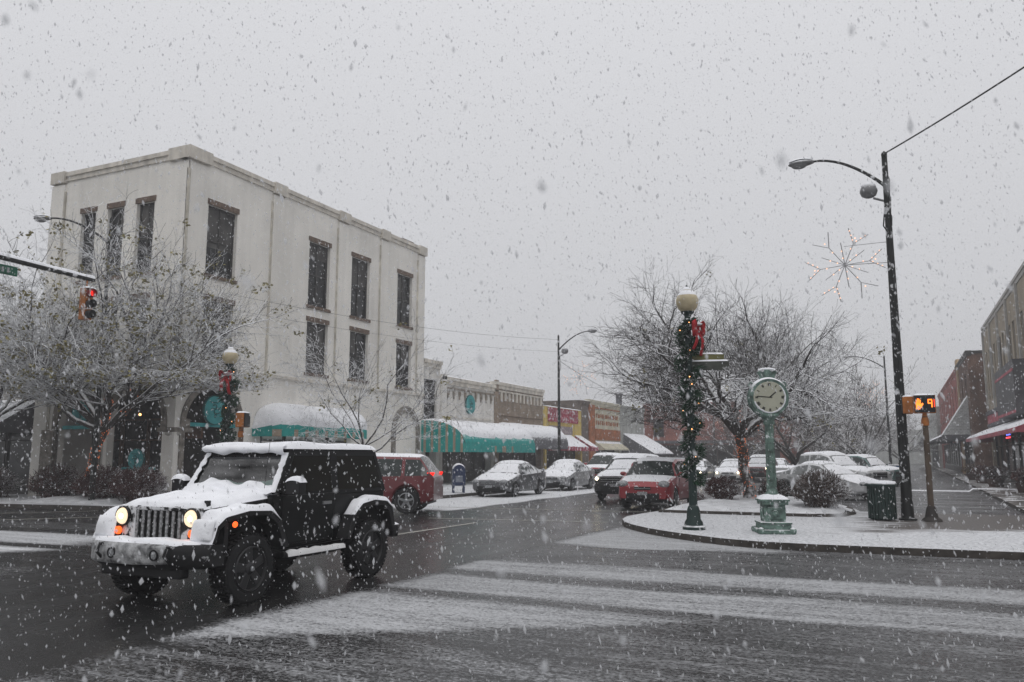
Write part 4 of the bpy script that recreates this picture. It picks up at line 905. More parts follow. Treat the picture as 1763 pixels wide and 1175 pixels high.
# grille
m=MB(); gy=-1.74
m.box(-.40,.40,gy-.005,gy+.02,.68,1.09)
zt,zb=1.07,.71; xs=[-.335+.67*k/7 for k in range(8)]
g=MB(); g.box(-.66,-.36,gy-.02,gy+.03,.66,1.12); g.box(.36,.66,gy-.02,gy+.03,.66,1.12); g.box(-.36,.36,gy-.02,gy+.03,.66,zb); g.box(-.36,.36,gy-.02,gy+.03,zt,1.13)
gb=MB()
for k in range(8): gb.box(xs[k]-.019,xs[k]+.019,gy-.026,gy-.006,zb,zt)
gp=g.build('grille',M('snowy_grille',(.02,.02,.02),.6,patch=.47,patch_sc=9),J,bevel=.02); gb.build('grille_bar',M('snowy_bar',(.30,.305,.31),.7,var=.5,scale=30),gp,bevel=.006); m.build('radiator',M('radiator_dark',(.006,.006,.006),.8),gp)
for s in (-1,1):
    x=s*.545; m=MB(); m.lathe([(.115,0),(.118,-.03),(.105,-.045),(.095,-.03)] ,28,(x,gy-.02,1.0),'y',close=False); hl=m.build('headlight',JPL,J,smooth=40)
    m=MB(); m.lathe([(.096,-.030),(.085,-.052),(.05,-.066),(.001,-.07)],24,(x,gy-.02,1.0),'y'); m.build('lens',HEAD,hl,smooth=180)
    m=MB(); m.sphere((x+.02,gy-.085,1.0),.032,14,8,(1,.35,1)); m.build('lamp',HEADC,hl,smooth=180)
    m=MB(); m.lathe([(.048,0),(.046,-.03),(.03,-.045),(.001,-.05)],16,(s*.585,gy-.05,.835),'y'); m.build('turn_signal',AMBER,J,smooth=180)
    # front flare
    op=[(-1.84,.74),(-1.80,.92),(-1.66,1.02),(-1.30,1.07),(-.92,1.05),(-.74,.93),(-.58,.60)]; ip=[(-.66,.58),(-.80,.88),(-.96,.99),(-1.30,1.01),(-1.62,.96),(-1.74,.88),(-1.78,.74)]
    m=MB()
    for k in range(6):
        a,b=op[k],op[k+1]; c,d=ip[5-k],ip[6-k]; x0,x1=(s*.58,s*.935)
        m.hexa([(x0,a[0],a[1]),(x1,a[0],a[1]),(x1,d[0],d[1]),(x0,d[0],d[1]),(x0,b[0],b[1]),(x1,b[0],b[1]),(x1,c[0],c[1]),(x0,c[0],c[1])])
    m.build('fender_flare',JPL,J,smooth=30,bevel=.012)
    def ff(u,v,s=s):
        y=-1.86+1.12*v; z=lerp([(a,b) for a,b in op],y)+.004; return (s*(.60+.345*u),y,z)
    m=MB(); m.pad(ff,10,30,.06,amp=.5,edge=.14,sc=5); m.build('fender_snow',SNOW,J,smooth=180)
    # snow hanging over the flare's nose
    m=MB(); m.pad(lambda u,v,s=s:(s*(.60+.32*u),-1.85+.05*v*v,.76+.24*v),14,14,.028,amp=.9,edge=.35,sc=7,dirn=(0,-1,0)); m.build('fender_snow',SNOW,J,smooth=180)
    m=MB(); m.sphere((s*.94,-1.52,.93),.035,10,6,(.4,1.2,1)); m.build('side_marker',AMBER,J)
    # rear flare
    op2=[(.60,.58),(.74,.90),(.92,1.04),(1.22,1.08),(1.52,1.05),(1.70,.94),(1.80,.62)]; ip2=[(1.72,.60),(1.62,.88),(1.48,.98),(1.22,1.01),(.96,.97),(.82,.86),(.68,.58)]
    m=MB()
    for k in range(6):
        a,b=op2[k],op2[k+1]; c,d=ip2[5-k],ip2[6-k]; x0,x1=(s*.74,s*.935)
        m.hexa([(x0,a[0],a[1]),(x1,a[0],a[1]),(x1,d[0],d[1]),(x0,d[0],d[1]),(x0,b[0],b[1]),(x1,b[0],b[1]),(x1,c[0],c[1]),(x0,c[0],c[1])])
    m.build('fender_flare',JPL,J,smooth=30,bevel=.012)
    m=MB(); m.pad(lambda u,v,s=s:(s*(.76+.19*u),.74+.98*v,lerp(op2,.74+.98*v)+.004),8,26,.06,amp=.5,edge=.16,sc=5); m.build('fender_snow',SNOW,J,smooth=180)
    # door with window, handle, mirror
    m=MB(); m.hexa([(s*.74,-.56,.60),(s*.768,-.56,.60),(s*.768,.50,.60),(s*.74,.50,.60),(s*.74,-.56,1.205),(s*.785,-.56,1.205),(s*.785,.50,1.205),(s*.74,.50,1.205)]); d=m.build('door',JP,J,bevel=.015)
    m=MB(); m.box(min(s*.785,s*.81),max(s*.785,s*.81),.22,.40,1.06,1.10); m.build('handle',STEEL,d)
    m=MB(); m.box(min(s*.77,s*.79),max(s*.77,s*.79),-.70,-.63,1.05,1.12); m.build('hinge',JPL,d)
    m=MB(); m.tube([(s*.79,-.50,1.22),(s*.90,-.53,1.25)],.025,6); m.box(min(s*.86,s*1.08),max(s*.86,s*1.08),-.60,-.48,1.22,1.40); mi=m.build('wing_mirror',JPL,J,bevel=.04)
    m=MB(); m.pad(lambda u,v,s=s:(s*.97+(u-.5)*.24,-.61+.14*v,1.402-.10*abs(u-.5)**2),10,8,.055,amp=.4,edge=.3); m.build('snow_cap',SNOW,mi,smooth=180)
    m=MB(); m.quad((s*.772,-.50,1.24),(s*.772,.46,1.24),(s*.70,.44,1.70),(s*.70,-.30,1.70)); m.build('side_window',JWIN,J,fixn=False)
    m=MB(); m.quad((s*.772,.60,1.24),(s*.772,1.62,1.24),(s*.70,1.52,1.70),(s*.70,.60,1.70)); m.build('side_window',JWIN,J,fixn=False)
    m=MB(); m.tube([(s*.86,-.62,.50),(s*.88,-.3,.47),(s*.88,.35,.47),(s*.86,.62,.50)],.038,8); st=m.build('side_step',JPL,J,smooth=60)
    m=MB(); rows=[]
    for i in range(30):
        t=i/29; y=-.58+1.16*t; n=.5+.9*abs(mnoise.noise(Vector((t*5,s,0)))) ; rows.append([(s*.83,y,.50),(s*.85,y,.50+.05*n),(s*.885,y,.505+.045*n),(s*.915,y,.50+.02*n),(s*.925,y,.47)])
    m.grid(rows); m.build('step_snow',SNOWD,st,smooth=180)
    m=MB(); m.box(min(s*.60,s*.75),max(s*.60,s*.75),1.745,1.80,.86,1.04); m.build('tail_light',REDLENS,J,bevel=.01)
    # A pillar
    m=MB(); m.hexa([(s*.68,-.66,1.24),(s*.765,-.66,1.24),(s*.775,-.54,1.24),(s*.70,-.54,1.24),(s*.62,-.36,1.74),(s*.70,-.36,1.74),(s*.71,-.26,1.74),(s*.64,-.26,1.74)]); m.build('windshield_frame',JP,J,bevel=.01)
    m=MB(); rows=[]
    for i in range(14):
        t=i/13; n=.03*mnoise.noise(Vector((t*9,s*2,1))); c=(s*(.725-.065*t),-.665+.30*t,1.25+.49*t); rows.append([(c[0]-s*(.05+n*2.5),c[1]-.012,c[2]),(c[0]-s*.03,c[1]-.035-n,c[2]),(c[0]+s*.012,c[1]-.035-n,c[2]),(c[0]+s*(.03+n),c[1]-.0,c[2])])
    m.grid(rows); m.build('pillar_snow',SNOW,J,smooth=180)
m=MB(); m.hexa([(-.70,-.655,1.22),(.70,-.655,1.22),(.70,-.58,1.22),(-.70,-.58,1.22),(-.70,-.64,1.29),(.70,-.64,1.29),(.70,-.56,1.29),(-.70,-.56,1.29)]); m.hexa([(-.64,-.40,1.70),(.64,-.40,1.70),(.64,-.30,1.70),(-.64,-.30,1.70),(-.63,-.37,1.76),(.63,-.37,1.76),(.63,-.26,1.76),(-.63,-.26,1.76)]); m.build('windshield_frame',JP,J,bevel=.01)
m=MB(); m.quad((-.69,-.625,1.28),(.69,-.625,1.28),(.635,-.375,1.71),(-.635,-.375,1.71)); m.build('windshield',JGL,J,fixn=False)
# interior
INT=M('dark_interior',(.03,.032,.031),.8,var=.2)
m=MB(); m.box(-.66,.66,-.52,-.32,1.02,1.24); m.build('dashboard',INT,J,bevel=.03)
for s in (-1,1):
    m=MB(); m.hexa([(s*.36-.2,.12,1.0),(s*.36+.2,.12,1.0),(s*.36+.2,.24,1.0),(s*.36-.2,.24,1.0),(s*.36-.17,.22,1.5),(s*.36+.17,.22,1.5),(s*.36+.17,.32,1.5),(s*.36-.17,.32,1.5)]); m.box(s*.36-.11,s*.36+.11,.25,.34,1.50,1.66); m.build('seat',INT,J,bevel=.03)
m=MB(); pts=[(.36+.17*math.cos(a),-.26+.05*math.sin(a),1.27+.15*math.sin(a)) for a in [2*PI*k/18 for k in range(19)]]; m.tube(pts,.014,6); m.tube([(.36,-.26,1.27),(.36,-.38,1.16)],.03,6); m.build('steering_wheel',BLACK,J,smooth=60)
m=MB(); m.box(-.12,.12,-.33,-.30,1.60,1.66); m.build('rear_view_mirror',BLACK,J,bevel=.01)
# hard top: roof, corner panels and back
m=MB(); m.hexa([(-.71,-.38,1.735),(.71,-.38,1.735),(.71,1.55,1.745),(-.71,1.55,1.745),(-.68,-.36,1.80),(.68,-.36,1.80),(.66,1.52,1.80),(-.66,1.52,1.80)]); m.build('roof',JTOP,J,bevel=.03)
m=MB()
for s in (-1,1):
    for (a,b,a2,b2) in ((-.56,-.48,-.34,-.28),(.45,.61,.44,.61),(1.60,1.74,1.50,1.55)):
        m.hexa([(s*.74,a,1.19),(s*.768,a,1.19),(s*.768,b,1.19),(s*.74,b,1.19),(s*.66,a2,1.75),(s*.705,a2,1.75),(s*.705,b2,1.75),(s*.66,b2,1.75)])
    m.hexa([(s*.74,-.5,1.19),(s*.768,-.5,1.19),(s*.768,1.7,1.19),(s*.74,1.7,1.19),(s*.74,-.5,1.25),(s*.765,-.5,1.25),(s*.765,1.7,1.25),(s*.74,1.7,1.25)])
    m.hexa([(s*.68,-.34,1.695),(s*.71,-.34,1.695),(s*.71,1.55,1.695),(s*.68,1.55,1.695),(s*.66,-.32,1.75),(s*.70,-.32,1.75),(s*.70,1.52,1.75),(s*.66,1.52,1.75)])
    m.hexa([(s*.70,.62,1.24),(s*.735,.62,1.24),(s*.735,1.60,1.24),(s*.70,1.60,1.24),(s*.64,.62,1.7),(s*.675,.62,1.7),(s*.675,1.52,1.7),(s*.64,1.52,1.7)])
m.hexa([(-.75,1.68,1.18),(.75,1.68,1.18),(.75,1.74,1.18),(-.75,1.74,1.18),(-.70,1.50,1.75),(.70,1.50,1.75),(.70,1.56,1.75),(-.70,1.56,1.75)])
m.build('top_panel',JTOP,J)
m=MB(); m.hexa([(-.5,1.735,1.25),(.5,1.735,1.25),(.5,1.745,1.25),(-.5,1.745,1.25),(-.48,1.58,1.68),(.48,1.58,1.68),(.48,1.59,1.68),(-.48,1.59,1.68)]); m.build('rear_window',JWIN,J)
m=MB(); m.pad(lambda u,v:(-.70+1.40*u,-.44+2.02*v,1.798-.012*abs(u-.5)),34,44,.075,amp=.5,edge=.05,sc=2.2)
m.build('roof_snow',SNOW,J,smooth=180)
m=MB(); rows=[]
for i in range(40):
    t=i/39; x=-.69+1.38*t; n=.035*mnoise.noise(Vector((x*4,0,5))); rows.append([(x,-.40,1.84),(x,-.47,1.81),(x,-.475,1.765+n),(x,-.44,1.74+n*1.3),(x,-.405,1.73+n*1.3)])
m.grid(rows); m.build('roof_snow',SNOW,J,smooth=180)
# bumpers
m=MB(); rows=[]
for i in range(25):
    t=i/24; x=-.92+1.84*t; e=abs(2*t-1); y=-2.06+.20*e**4; h=1-.25*e**5
    rows.append([(x,y+.22,.72),(x,y+.03,.735),(x,y,.70),(x,y-.01,.62),(x,y+.0,.62-.10*h),(x,y+.05,.60-.14*h),(x,y+.22,.5)])
m.grid(rows); m.f.append(tuple(range(6,-1,-1))); m.m.append(0); m.f.append(tuple(range(24*7,25*7))); m.m.append(0)
fb=m.build('front_bumper',M('bumper_blown_snow',(.016,.016,.017),.6,patch=.60,patch_sc=6),J,smooth=50)
m=MB(); m.box(-.62,.62,-1.98,-1.84,.36,.50); m.build('air_dam',JPL,fb,bevel=.02)
m=MB(); m.pad(lambda u,v:(-.90+1.70*u,-2.05+.24*v+.16*abs(2*u-1.04)**4,.725),40,8,.045,amp=.6,edge=.10,sc=5); m.build('bumper_snow',SNOW,fb,smooth=180)
m=MB(); m.pad(lambda u,v:((lambda x:(x,-2.066+.20*abs(x/.92)**4+.03*max(0,.62-v*2)*.0,.50+.235*v+.05*max(0,x)*(1-v)))(-.86+1.36*u)),44,12,.018,amp=1.9,edge=.14,sc=7,dirn=(0,-1,0)); m.build('bumper_snow',M('thin_bumper_snow',(.40,.405,.41),.8,var=.5,scale=9,bump=.6),fb,smooth=180)
for s in (-1,1):
    m=MB(); m.lathe([(.062,.0),(.062,-.035),(.045,-.035),(.042,.0)],18,(s*.33,-2.06,.62),'y',close=False); fl=m.build('fog_light',JPL,fb); m=MB(); m.lathe([(.043,-.03),(.001,-.035)],16,(s*.33,-2.06,.62),'y'); m.build('lens',LENS,fl)
    m=MB(); m.tube([(s*.52,-1.9,.70),(s*.52,-2.09,.71),(s*.52,-2.12,.62),(s*.52,-2.06,.56)],.018,6); m.build('tow_hook',JPL,fb,smooth=60)
m=MB(); m.box(-.88,.88,1.80,1.96,.50,.68); rb_=m.build('rear_bumper',JPL,J,bevel=.03)
m=MB(); m.pad(lambda u,v:(-.88+1.76*u,1.79+.18*v,.683),24,5,.05,amp=.5,edge=.2); m.build('bumper_snow',SNOW,rb_,smooth=180)
m=MB(); m.lathe([(.22,-.1),(.38,-.11),(.40,-.06),(.40,.08),(.36,.11),(.2,.1)],28,(0,1.90,1.02),'y'); sw=m.build('spare_wheel',RUB,J,smooth=40)
m=MB(); m.tube([(.34*math.cos(a),1.90,1.02+.40*math.sin(a)) for a in [PI*.2+PI*.6*k/12 for k in range(13)]],.06,8); m.build('snow_cap',SNOW,sw,smooth=60)
m=MB(); m.hexa([(.769,-.66,.86),(.773,-.66,.86),(.773,-.58,.87),(.769,-.58,.87),(.769,-.66,.91),(.773,-.66,.91),(.773,-.62,.92),(.769,-.62,.92)]); m.hexa([(.769,-.61,.86),(.773,-.61,.86),(.773,-.56,.86),(.769,-.56,.86),(.769,-.60,.92),(.773,-.60,.92),(.773,-.55,.92),(.769,-.55,.92)]); m.box(.768,.772,-.66,-.55,.81,.822); m.build('badge',M('badge_silver',(.25,.25,.25),.5),J)
def jwheel(s,y):
    x=s*.795; r=.405; m=MB(); hw=.128
    m.lathe([(r*.60,-hw*.8),(r*.7,-hw),(r*.9,-hw*.98),(r*.965,-hw*.82),(r*.965,hw*.82),(r*.9,hw*.98),(r*.7,hw),(r*.60,hw*.8)],40,(x,y,r),'x')
    nb=44
    for k in range(nb):
        a=2*PI*k/nb; da=PI/nb*.62
        for (x0,x1,off) in ((-hw*.95,-hw*.42,0),(-hw*.34,hw*.34,.5),(hw*.42,hw*.95,0)):
            aa=a+off*2*PI/nb; P=[]
            for rr in (r*.955,r*1.0):
                for (xx,t) in ((x0,-da),(x1,-da),(x1,da),(x0,da)): P.append((x+xx,y+rr*math.cos(aa+t),r+rr*math.sin(aa+t)))
            m.hexa(P)
    w=m.build('wheel',RUB,J,smooth=30)
    m=MB(); xo=x+s*.09; 
    pr=[(r*.62,-.05),(r*.64,.03),(r*.60,.045),(r*.56,.0),(r*.56,-.05)]
    if s<0: pr=[(a,-b) for a,b in pr][::-1]
    m.lathe(pr,32,(xo,y,r),'x',close=False)
    hub=[(.075,-.06),(.075,.02),(.05,.04),(.03,.045)]
    if s<0: hub=[(a,-b) for a,b in hub][::-1]
    m.lathe(hub,16,(xo,y,r),'x')
    for k in range(5):
        a=2*PI*k/5+.4+y; c,sn=math.cos(a),math.sin(a); P=[]
        for xx in (xo-.03*s,xo+.02*s):
            for rr,ww in ((.05,.045),(r*.6,.055)):
                for sg in (-1,1): P.append((xx-(0 if rr<.1 else .0),y+c*rr-sn*ww*sg,r+sn*rr+c*ww*sg))
        m.hexa([P[0],P[1],P[3],P[2],P[4],P[5],P[7],P[6]])
    m.build('rim',RIMD,w,smooth=35,bevel=.006)
    m=MB(); m.lathe([(.03,-.01),(.03,.01),(.02,.02)] if s>0 else [(.02,-.02),(.03,-.01),(.03,.01)],12,(xo+s*.05,y,r),'x'); m.build('hub_cap',STEEL,w)
    m=MB(); m.lathe([(r*.55,-.01),(r*.55,.01)],24,(x+s*.01,y,r),'x'); m.build('brake_disc',BLACK,w)
for s in (-1,1):
    for y in (-1.21,1.21): jwheel(s,y)
m=MB(); m.tube([(-.7,-1.21,.40),(.7,-1.21,.40)],.05,8); m.tube([(-.7,1.21,.40),(.7,1.21,.40)],.05,8); m.box(-.45,.45,-1.6,1.7,.45,.56); m.build('chassis',BLACK,J)
# ---------------------------------------------------------------- street furniture
# post clock
CG=M('verdigris_iron',(.125,.19,.162),.65,var=.45,scale=7,bump=.5,snow=.95,lo=.45,hi=.8,patch=.64,patch_sc=7)
CF=M('clock_face',(.40,.40,.32),.4,var=.06)
K=thing('post_clock','green cast iron post clock with round pale face on the snowy kerb island','clock',(-2.43,17.85,.13),R(20)); K.scale=(.875,)*3
def fluted(m,r0,r1,z0,z1,n=24,fl=.14): m.lathe([(r0,z0),(r0+(r1-r0)*.5,(z0+z1)/2),(r1,z1)],n,flute=fl)
m=MB(); m.box(-.40,.40,-.40,.40,0,.10); m.box(-.34,.34,-.34,.34,.10,.22); m.box(-.36,.36,-.36,.36,.22,.27)
for sx in (-1,1):
    for sy in (-1,1): m.sphere((sx*.36,sy*.36,.07),.085,10,7)
m.build('base',CG,K,bevel=.02)
m=MB(); m.box(-.24,.24,-.24,.24,.27,.66)
for a in range(4):
    M_=Matrix.Rotation(a*PI/2,4,'Z'); st=len(m.v); m.box(-.17,.17,-.262,-.24,.33,.60); m.sphere((0,-.26,.46),.08,10,6,(1,.4,1)); m.xf(M_,st)
m.box(-.30,.30,-.30,.30,.66,.74); m.box(-.33,.33,-.33,.33,.74,.79); m.build('pedestal',CG,K,bevel=.015)
m=MB(); m.pad(lambda u,v:(-.32+.64*u,-.32+.64*v,.79+.12*(1-max(abs(u-.5),abs(v-.5))*2)),12,12,.04,edge=.15); m.build('snow_cap',SNOW,K,smooth=180)
m=MB(); m.lathe([(.17,.79),(.17,.90),(.13,.95),(.125,1.0)],20); fluted(m,.120,.100,1.0,2.52); m.lathe([(.12,2.52),(.13,2.58),(.11,2.62),(.19,2.72),(.20,2.76),(.10,2.80),(.09,2.90)],20); m.build('column',CG,K,smooth=40)
m=MB(); m.box(-.2,.2,-.2,.2,2.72,2.765); m.build('capital',CG,K,bevel=.01)
hc=3.17; m=MB(); prof=[(.38,-.20),(.44,-.21),(.455,-.17),(.43,-.13),(.415,-.05),(.415,.05),(.43,.13),(.455,.17),(.44,.21),(.38,.20)]; m.lathe(prof,40,(0,0,hc),'y'); hd=m.build('clock_case',CG,K,smooth=35)
for s in (-1,1):
    m=MB(); m.lathe([(.375,.203*s),(.001,.206*s)],40,(0,0,hc),'y'); fc=m.build('dial',CF,hd)
    m=MB(); yy=.214*s
    def bar(a,r0,r1,w,t=.004):
        c,sn=math.sin(a),math.cos(a); P=[]
        for y in (yy-t*s,yy):
            for rr,sg in ((r0,-1),(r0,1),(r1,1),(r1,-1)): P.append((c*rr+sn*w*sg,y,hc+sn*rr-c*w*sg))
        m.hexa(P)
    nums=[3,1,2,3,2,1,2,3,4,2,1,2]
    for k in range(12):
        a=2*PI*k/12
        for q in range(nums[k]): bar(a+(q-(nums[k]-1)/2)*.075,.27,.335,.008)
    m.build('numerals',BLACK,fc)
    m=MB(); d=-1 if s<0 else 1
    bar(R(50)*(-d),0,.19,.013); bar(R(275)*(-d),-.06,.29,.010); m.build('hand',BLACK,fc)
    m=MB(); rows=[]
    for i in range(25):
        a=PI*.72+PI*1.2*i/24+PI*.0; n=.5+.8*abs(mnoise.noise(Vector((i*.4,s,0)))); c,sn=math.cos(a),math.sin(a); rows.append([(c*.38*s,.20*s,hc+sn*.38),(c*(.38-.03*n)*s,.225*s,hc+sn*(.38-.03*n)),(c*(.38-.055*n)*s,.21*s,hc+sn*(.38-.055*n))])
    m.grid(rows); m.build('rim_snow',SNOW,hd,smooth=180)
m=MB(); m.pad(lambda u,v:(.44*math.sin((u-.5)*2.0),-.2+.4*v,hc+.44*math.cos((u-.5)*2.0)),20,6,.05,edge=.14); m.build('snow_cap',SNOW,hd,smooth=180)
m=MB(); m.prism([(-.20,.42),(.20,.42),(.17,.50),(.24,.62),(.17,.66),(.10,.62),(.06,.68),(-.06,.68),(-.10,.62),(-.17,.66),(-.24,.62),(-.17,.50)],-.05,.05,'y'); m.xf(Matrix.Translation((0,0,hc)))
for s in (-1,1): m.tube([(s*.36,0,hc+.22),(s*.44,0,hc+.30),(s*.40,0,hc+.38),(s*.34,0,hc+.34)],.025,6)
m.build('crest',CG,K,bevel=.012)
m=MB(); m.tube([(-.20,0,hc+.67),(-.06,0,hc+.70),(.06,0,hc+.70),(.20,0,hc+.67)],.03,6); m.build('snow_cap',SNOW,K,smooth=60)
# globe lamp posts with garlands
GLOBE=M('globe_glass',(.42,.36,.24),.3,var=.12,scale=5,snow=.95,lo=.55,hi=.8,patch=.72,patch_sc=6,emit=(.6,.5,.3),estr=.04)
GARL=M('garland_needles',(.02,.070,.034),.85,var=.5,scale=12,snow=.85,lo=.72,hi=.95,patch=.66,patch_sc=8)
RIB=M('red_ribbon',(.38,.010,.016),.5,var=.2,scale=6,snow=.9,lo=.8,hi=1.1,patch=.60,patch_sc=5)
def lamp_post(label,loc,H,rz,sign=True):
    K=thing('globe_lamp_post',label,'lamp post',loc,rz,'globe lamp posts')
    m=MB(); m.lathe([(.24,0),(.24,.06),(.20,.09),(.19,.16),(.15,.22),(.14,.40),(.12,.46),(.10,.50)],20); m.build('base',IRON,K,smooth=40)
    m=MB(); m.lathe([(.09,.5),(.085,2),(.065,H-.75)],20,flute=.12); m.lathe([(.065,H-.75),(.11,H-.70),(.07,H-.66),(.07,H-.6),(.14,H-.53),(.15,H-.50)],16); m.build('pole',IRON,K,smooth=40)
    m=MB(); c=H-.27; m.lathe([(.13,c-.235),(.20,c-.17),(.245,c-.06),(.25,c+.03),(.22,c+.12),(.15,c+.19),(.10,c+.20),(.10,c+.25),(.07,c+.28),(.02,c+.30)],24); gl=m.build('globe',GLOBE,K,smooth=50)
    m=MB(); m.lathe([(.215,c+.125),(.20,c+.17),(.12,c+.24),(.115,c+.20)],20); m.lathe([(.10,c+.255),(.07,c+.32),(.01,c+.335)],14); m.build('snow_cap',SNOW,gl,smooth=60)
    m=MB(); m.lathe([(.02,c+.30),(.03,c+.33),(.008,c+.38)],8); m.build('finial',IRON,gl,smooth=60)
    if sign:
        for (z,a,l,w,cm) in ((H-1.72,R(0),.80,.20,M('street_sign_dark',(.06,.065,.055),.5,var=.3,patch=.58,patch_sc=3)),(H-1.52,R(12),.72,.14,M('street_sign_olive',(.14,.135,.05),.5,var=.3,patch=.66,patch_sc=3))):
            m=MB(); st=0; m.box(.06,.06+l,-.012,.012,z-w/2,z+w/2); m.xf(Matrix.Rotation(a,4,'Z')); sg=m.build('street_sign',cm,K,bevel=.004)
            m=MB(); m.pad(lambda u,v:(.06+l*u,-.02+.04*v,z+w/2),14,3,.03,edge=.1); m.xf(Matrix.Rotation(a,4,'Z')); m.build('snow_cap',SNOW,sg,smooth=180)
    return K
def garland(label,loc,z0,z1,rz,bow_dir=(1,-.4),seed=1,turns=9,group='garlands wound round lamp posts'):
    rnd=random.Random(seed); G=thing('christmas_garland',label,'garland',loc,rz,group); m=MB(); n=int((z1-z0)*2300)
    for i in range(n):
        t=i/n; z=z0+(z1-z0)*t; a=turns*2*PI*t+rnd.gauss(0,.55); fat=1.25 if z>z1-1.1 else 1.0
        rr=.085; bx,by=rr*math.cos(a),rr*math.sin(a)
        lump=.65+.5*math.sin(turns*2*PI*t*1.0+1.5*mnoise.noise(Vector((t*14,seed,0))))
        l=rnd.uniform(.08,.24)*fat*max(.6,lump); da=a+rnd.gauss(0,.6); dz=rnd.uniform(-.75,.55)
        d=Vector((math.cos(da),math.sin(da),dz)).normalized(); p=Vector((bx,by,z+rnd.uniform(-.05,.05))); s=d.cross(Vector((rnd.uniform(-1,1),rnd.uniform(-1,1),1))).normalized()*.013
        e=p+d*l; m.add([p-s,p+s,e+s*.6,e-s*.6],[(0,1,2,3)])
        s2=d.cross(s).normalized()*.011; m.add([p-s2,p+s2,e+s2*.6,e-s2*.6],[(0,1,2,3)])
    m.build('greenery',GARL,G,fixn=False)
    b=MB(); 
    k=int((z1-z0)*7)
    for i in range(k):
        t=(i+.5)/k; z=z0+(z1-z0)*t; a=turns*2*PI*t+rnd.gauss(0,.5); b.sphere((.19*math.cos(a),.19*math.sin(a),z+rnd.uniform(-.04,.04)),.012,6,5)
    b.build('string_lights',LITW,G)
    B_=MB(); bd=Vector((bow_dir[0],bow_dir[1],0)).normalized(); sd=Vector((-bd.y,bd.x,0)); c=bd*.20+Vector((0,0,z1-.28))
    def ribbon(pts,w,ax):
        rows=[]
        for p in pts: rows.append([tuple(c+p-ax*w/2),tuple(c+p+ax*w/2)])
        B_.grid(rows)
    for s in (-1,1):
        for q,tl in ((1,0.),(.8,.5)):
            pts=[sd*(s*.20*q*math.sin(PI*u)*(1.0))+Vector((0,0,.17*q*math.sin(PI*2*u+tl)*1.0+.10*math.sin(PI*u)))+bd*(.06*math.sin(PI*u)+.02*q) for u in [k/12 for k in range(13)]]
            ribbon(pts,.10,bd.lerp(Vector((0,0,1)),.3).normalized())
    for s,l in ((-1,.40),(1,.52)):
        pts=[sd*(s*(.02+.16*u+.03*math.sin(5*u)))+Vector((0,0,-l*u))+bd*(.05+.05*math.sin(4*u)) for u in [k/8 for k in range(9)]]
        ribbon(pts,.11,sd)
    for i in range(2): B_.sphere(tuple(c+bd*.05),.05,8,6)
    o=B_.build('bow',RIB,G,smooth=60,fixn=False); md=o.modifiers.new('thick','SOLIDIFY'); md.thickness=.006
    m=MB(); cc=c+Vector((0,0,.17)); m.sphere(tuple(cc),1,12,7,(.15,.09,.035)); m.build('snow_cap',SNOW,o,smooth=60)
    return G
lamp_post('green globe lamp post at the tip of the kerb island, wrapped in garland',(-4.09,17.95,.13),5.25,R(14))
garland('garland with red bow wound round the lamp post on the kerb island',(-4.09,17.95,.13),1.0,4.55,0,bow_dir=(.95,-.35),seed=4,turns=6)
lamp_post('globe lamp post behind the jeep, half hidden by the big snowy tree',(-19.4,19.95,.13),5.0,R(80),sign=False)
garland('garland with red bow on the lamp post beside the corner arcade',(-19.4,19.95,.13),1.0,4.3,0,bow_dir=(.3,-1),seed=8,turns=6)
# tall street light poles
POLEM=M('tall_pole_black',(.011,.012,.0115),.5,.0,patch=.60,patch_sc=5); LUM=M('luminaire_grey',(.20,.20,.205),.5,.3,snow=.95,lo=.4,hi=.7)
def light_pole(label,loc,H,rz,arm=2.8,second=True,r=.11,group='tall street light poles'):
    """arm points to local -X"""
    K=thing('street_light',label,'street light',loc,rz,group)
    m=MB(); m.lathe([(r*1.9,0),(r*1.9,.04),(r*1.35,.06),(r*1.25,.5)],14); m.build('base',POLEM,K,smooth=40)
    m=MB(); m.lathe([(r*1.2,.06),(r,H*.4),(r*.62,H)],14); m.lathe([(r*.66,H),(r*.66,H+.05),(.01,H+.12)],10); m.build('pole',POLEM,K,smooth=40)
    m=MB(); pts=[]
    for k in range(11):
        t=k/10; pts.append((-arm*.86*t,0,H-.85+1.0*math.sin(t*PI/2)**.9)); 
    m.tube(pts,[.045-.015*k/10 for k in range(11)],8); a=m.build('arm',POLEM,K,smooth=60)
    m=MB(); z=H+.15; m.sphere((-arm*.86-.30,0,z),1,14,8,(.36,.15,.085)); m.sphere((-arm*.86-.36,0,z-.04),1,12,8,(.22,.13,.11)); m.build('lamp_head',LUM,a,smooth=60)
    m=MB(); m.pad(lambda u,v:(-arm*.86-.62+.6*u,-.11+.22*v,z+.05+.05*math.sin(PI*u)),10,5,.04,edge=.25); m.build('snow_cap',SNOW,a,smooth=180)
    if second:
        m=MB(); m.tube([(0,0,H-1.25),(-.32,-.05,H-1.12)],.03,6); m.lathe([(.08,.22),(.16,.16),(.21,.05),(.22,-.02),(.18,-.12),(.1,-.17),(.02,-.18)],16,(-.42,-.05,H-.92)); fl=m.build('flood_lamp',LUM,K,smooth=50)
        m=MB(); m.sphere((-.42,-.05,H-.77),1,12,7,(.18,.17,.05)); m.build('snow_cap',SNOW,fl,smooth=60)
        m=MB(); 
        for k in range(3): m.tube([(0,-.1,H-.4-k*.5),(.1,-.12,H-.7-k*.5),(.06,-.11,H-1.5-k*.4)],.01,4)
        m.tube([(.02,-r-.0,H-2),(.05,-r-.03,H*.5),(.02,-r-.06,1)],.025,5); m.tube([(-.03,-r,H-1.2),(-.12,-.06,H-1.9),(-.02,-r,H-2.1)],.018,5); m.build('cable',POLEM,K)
    return K
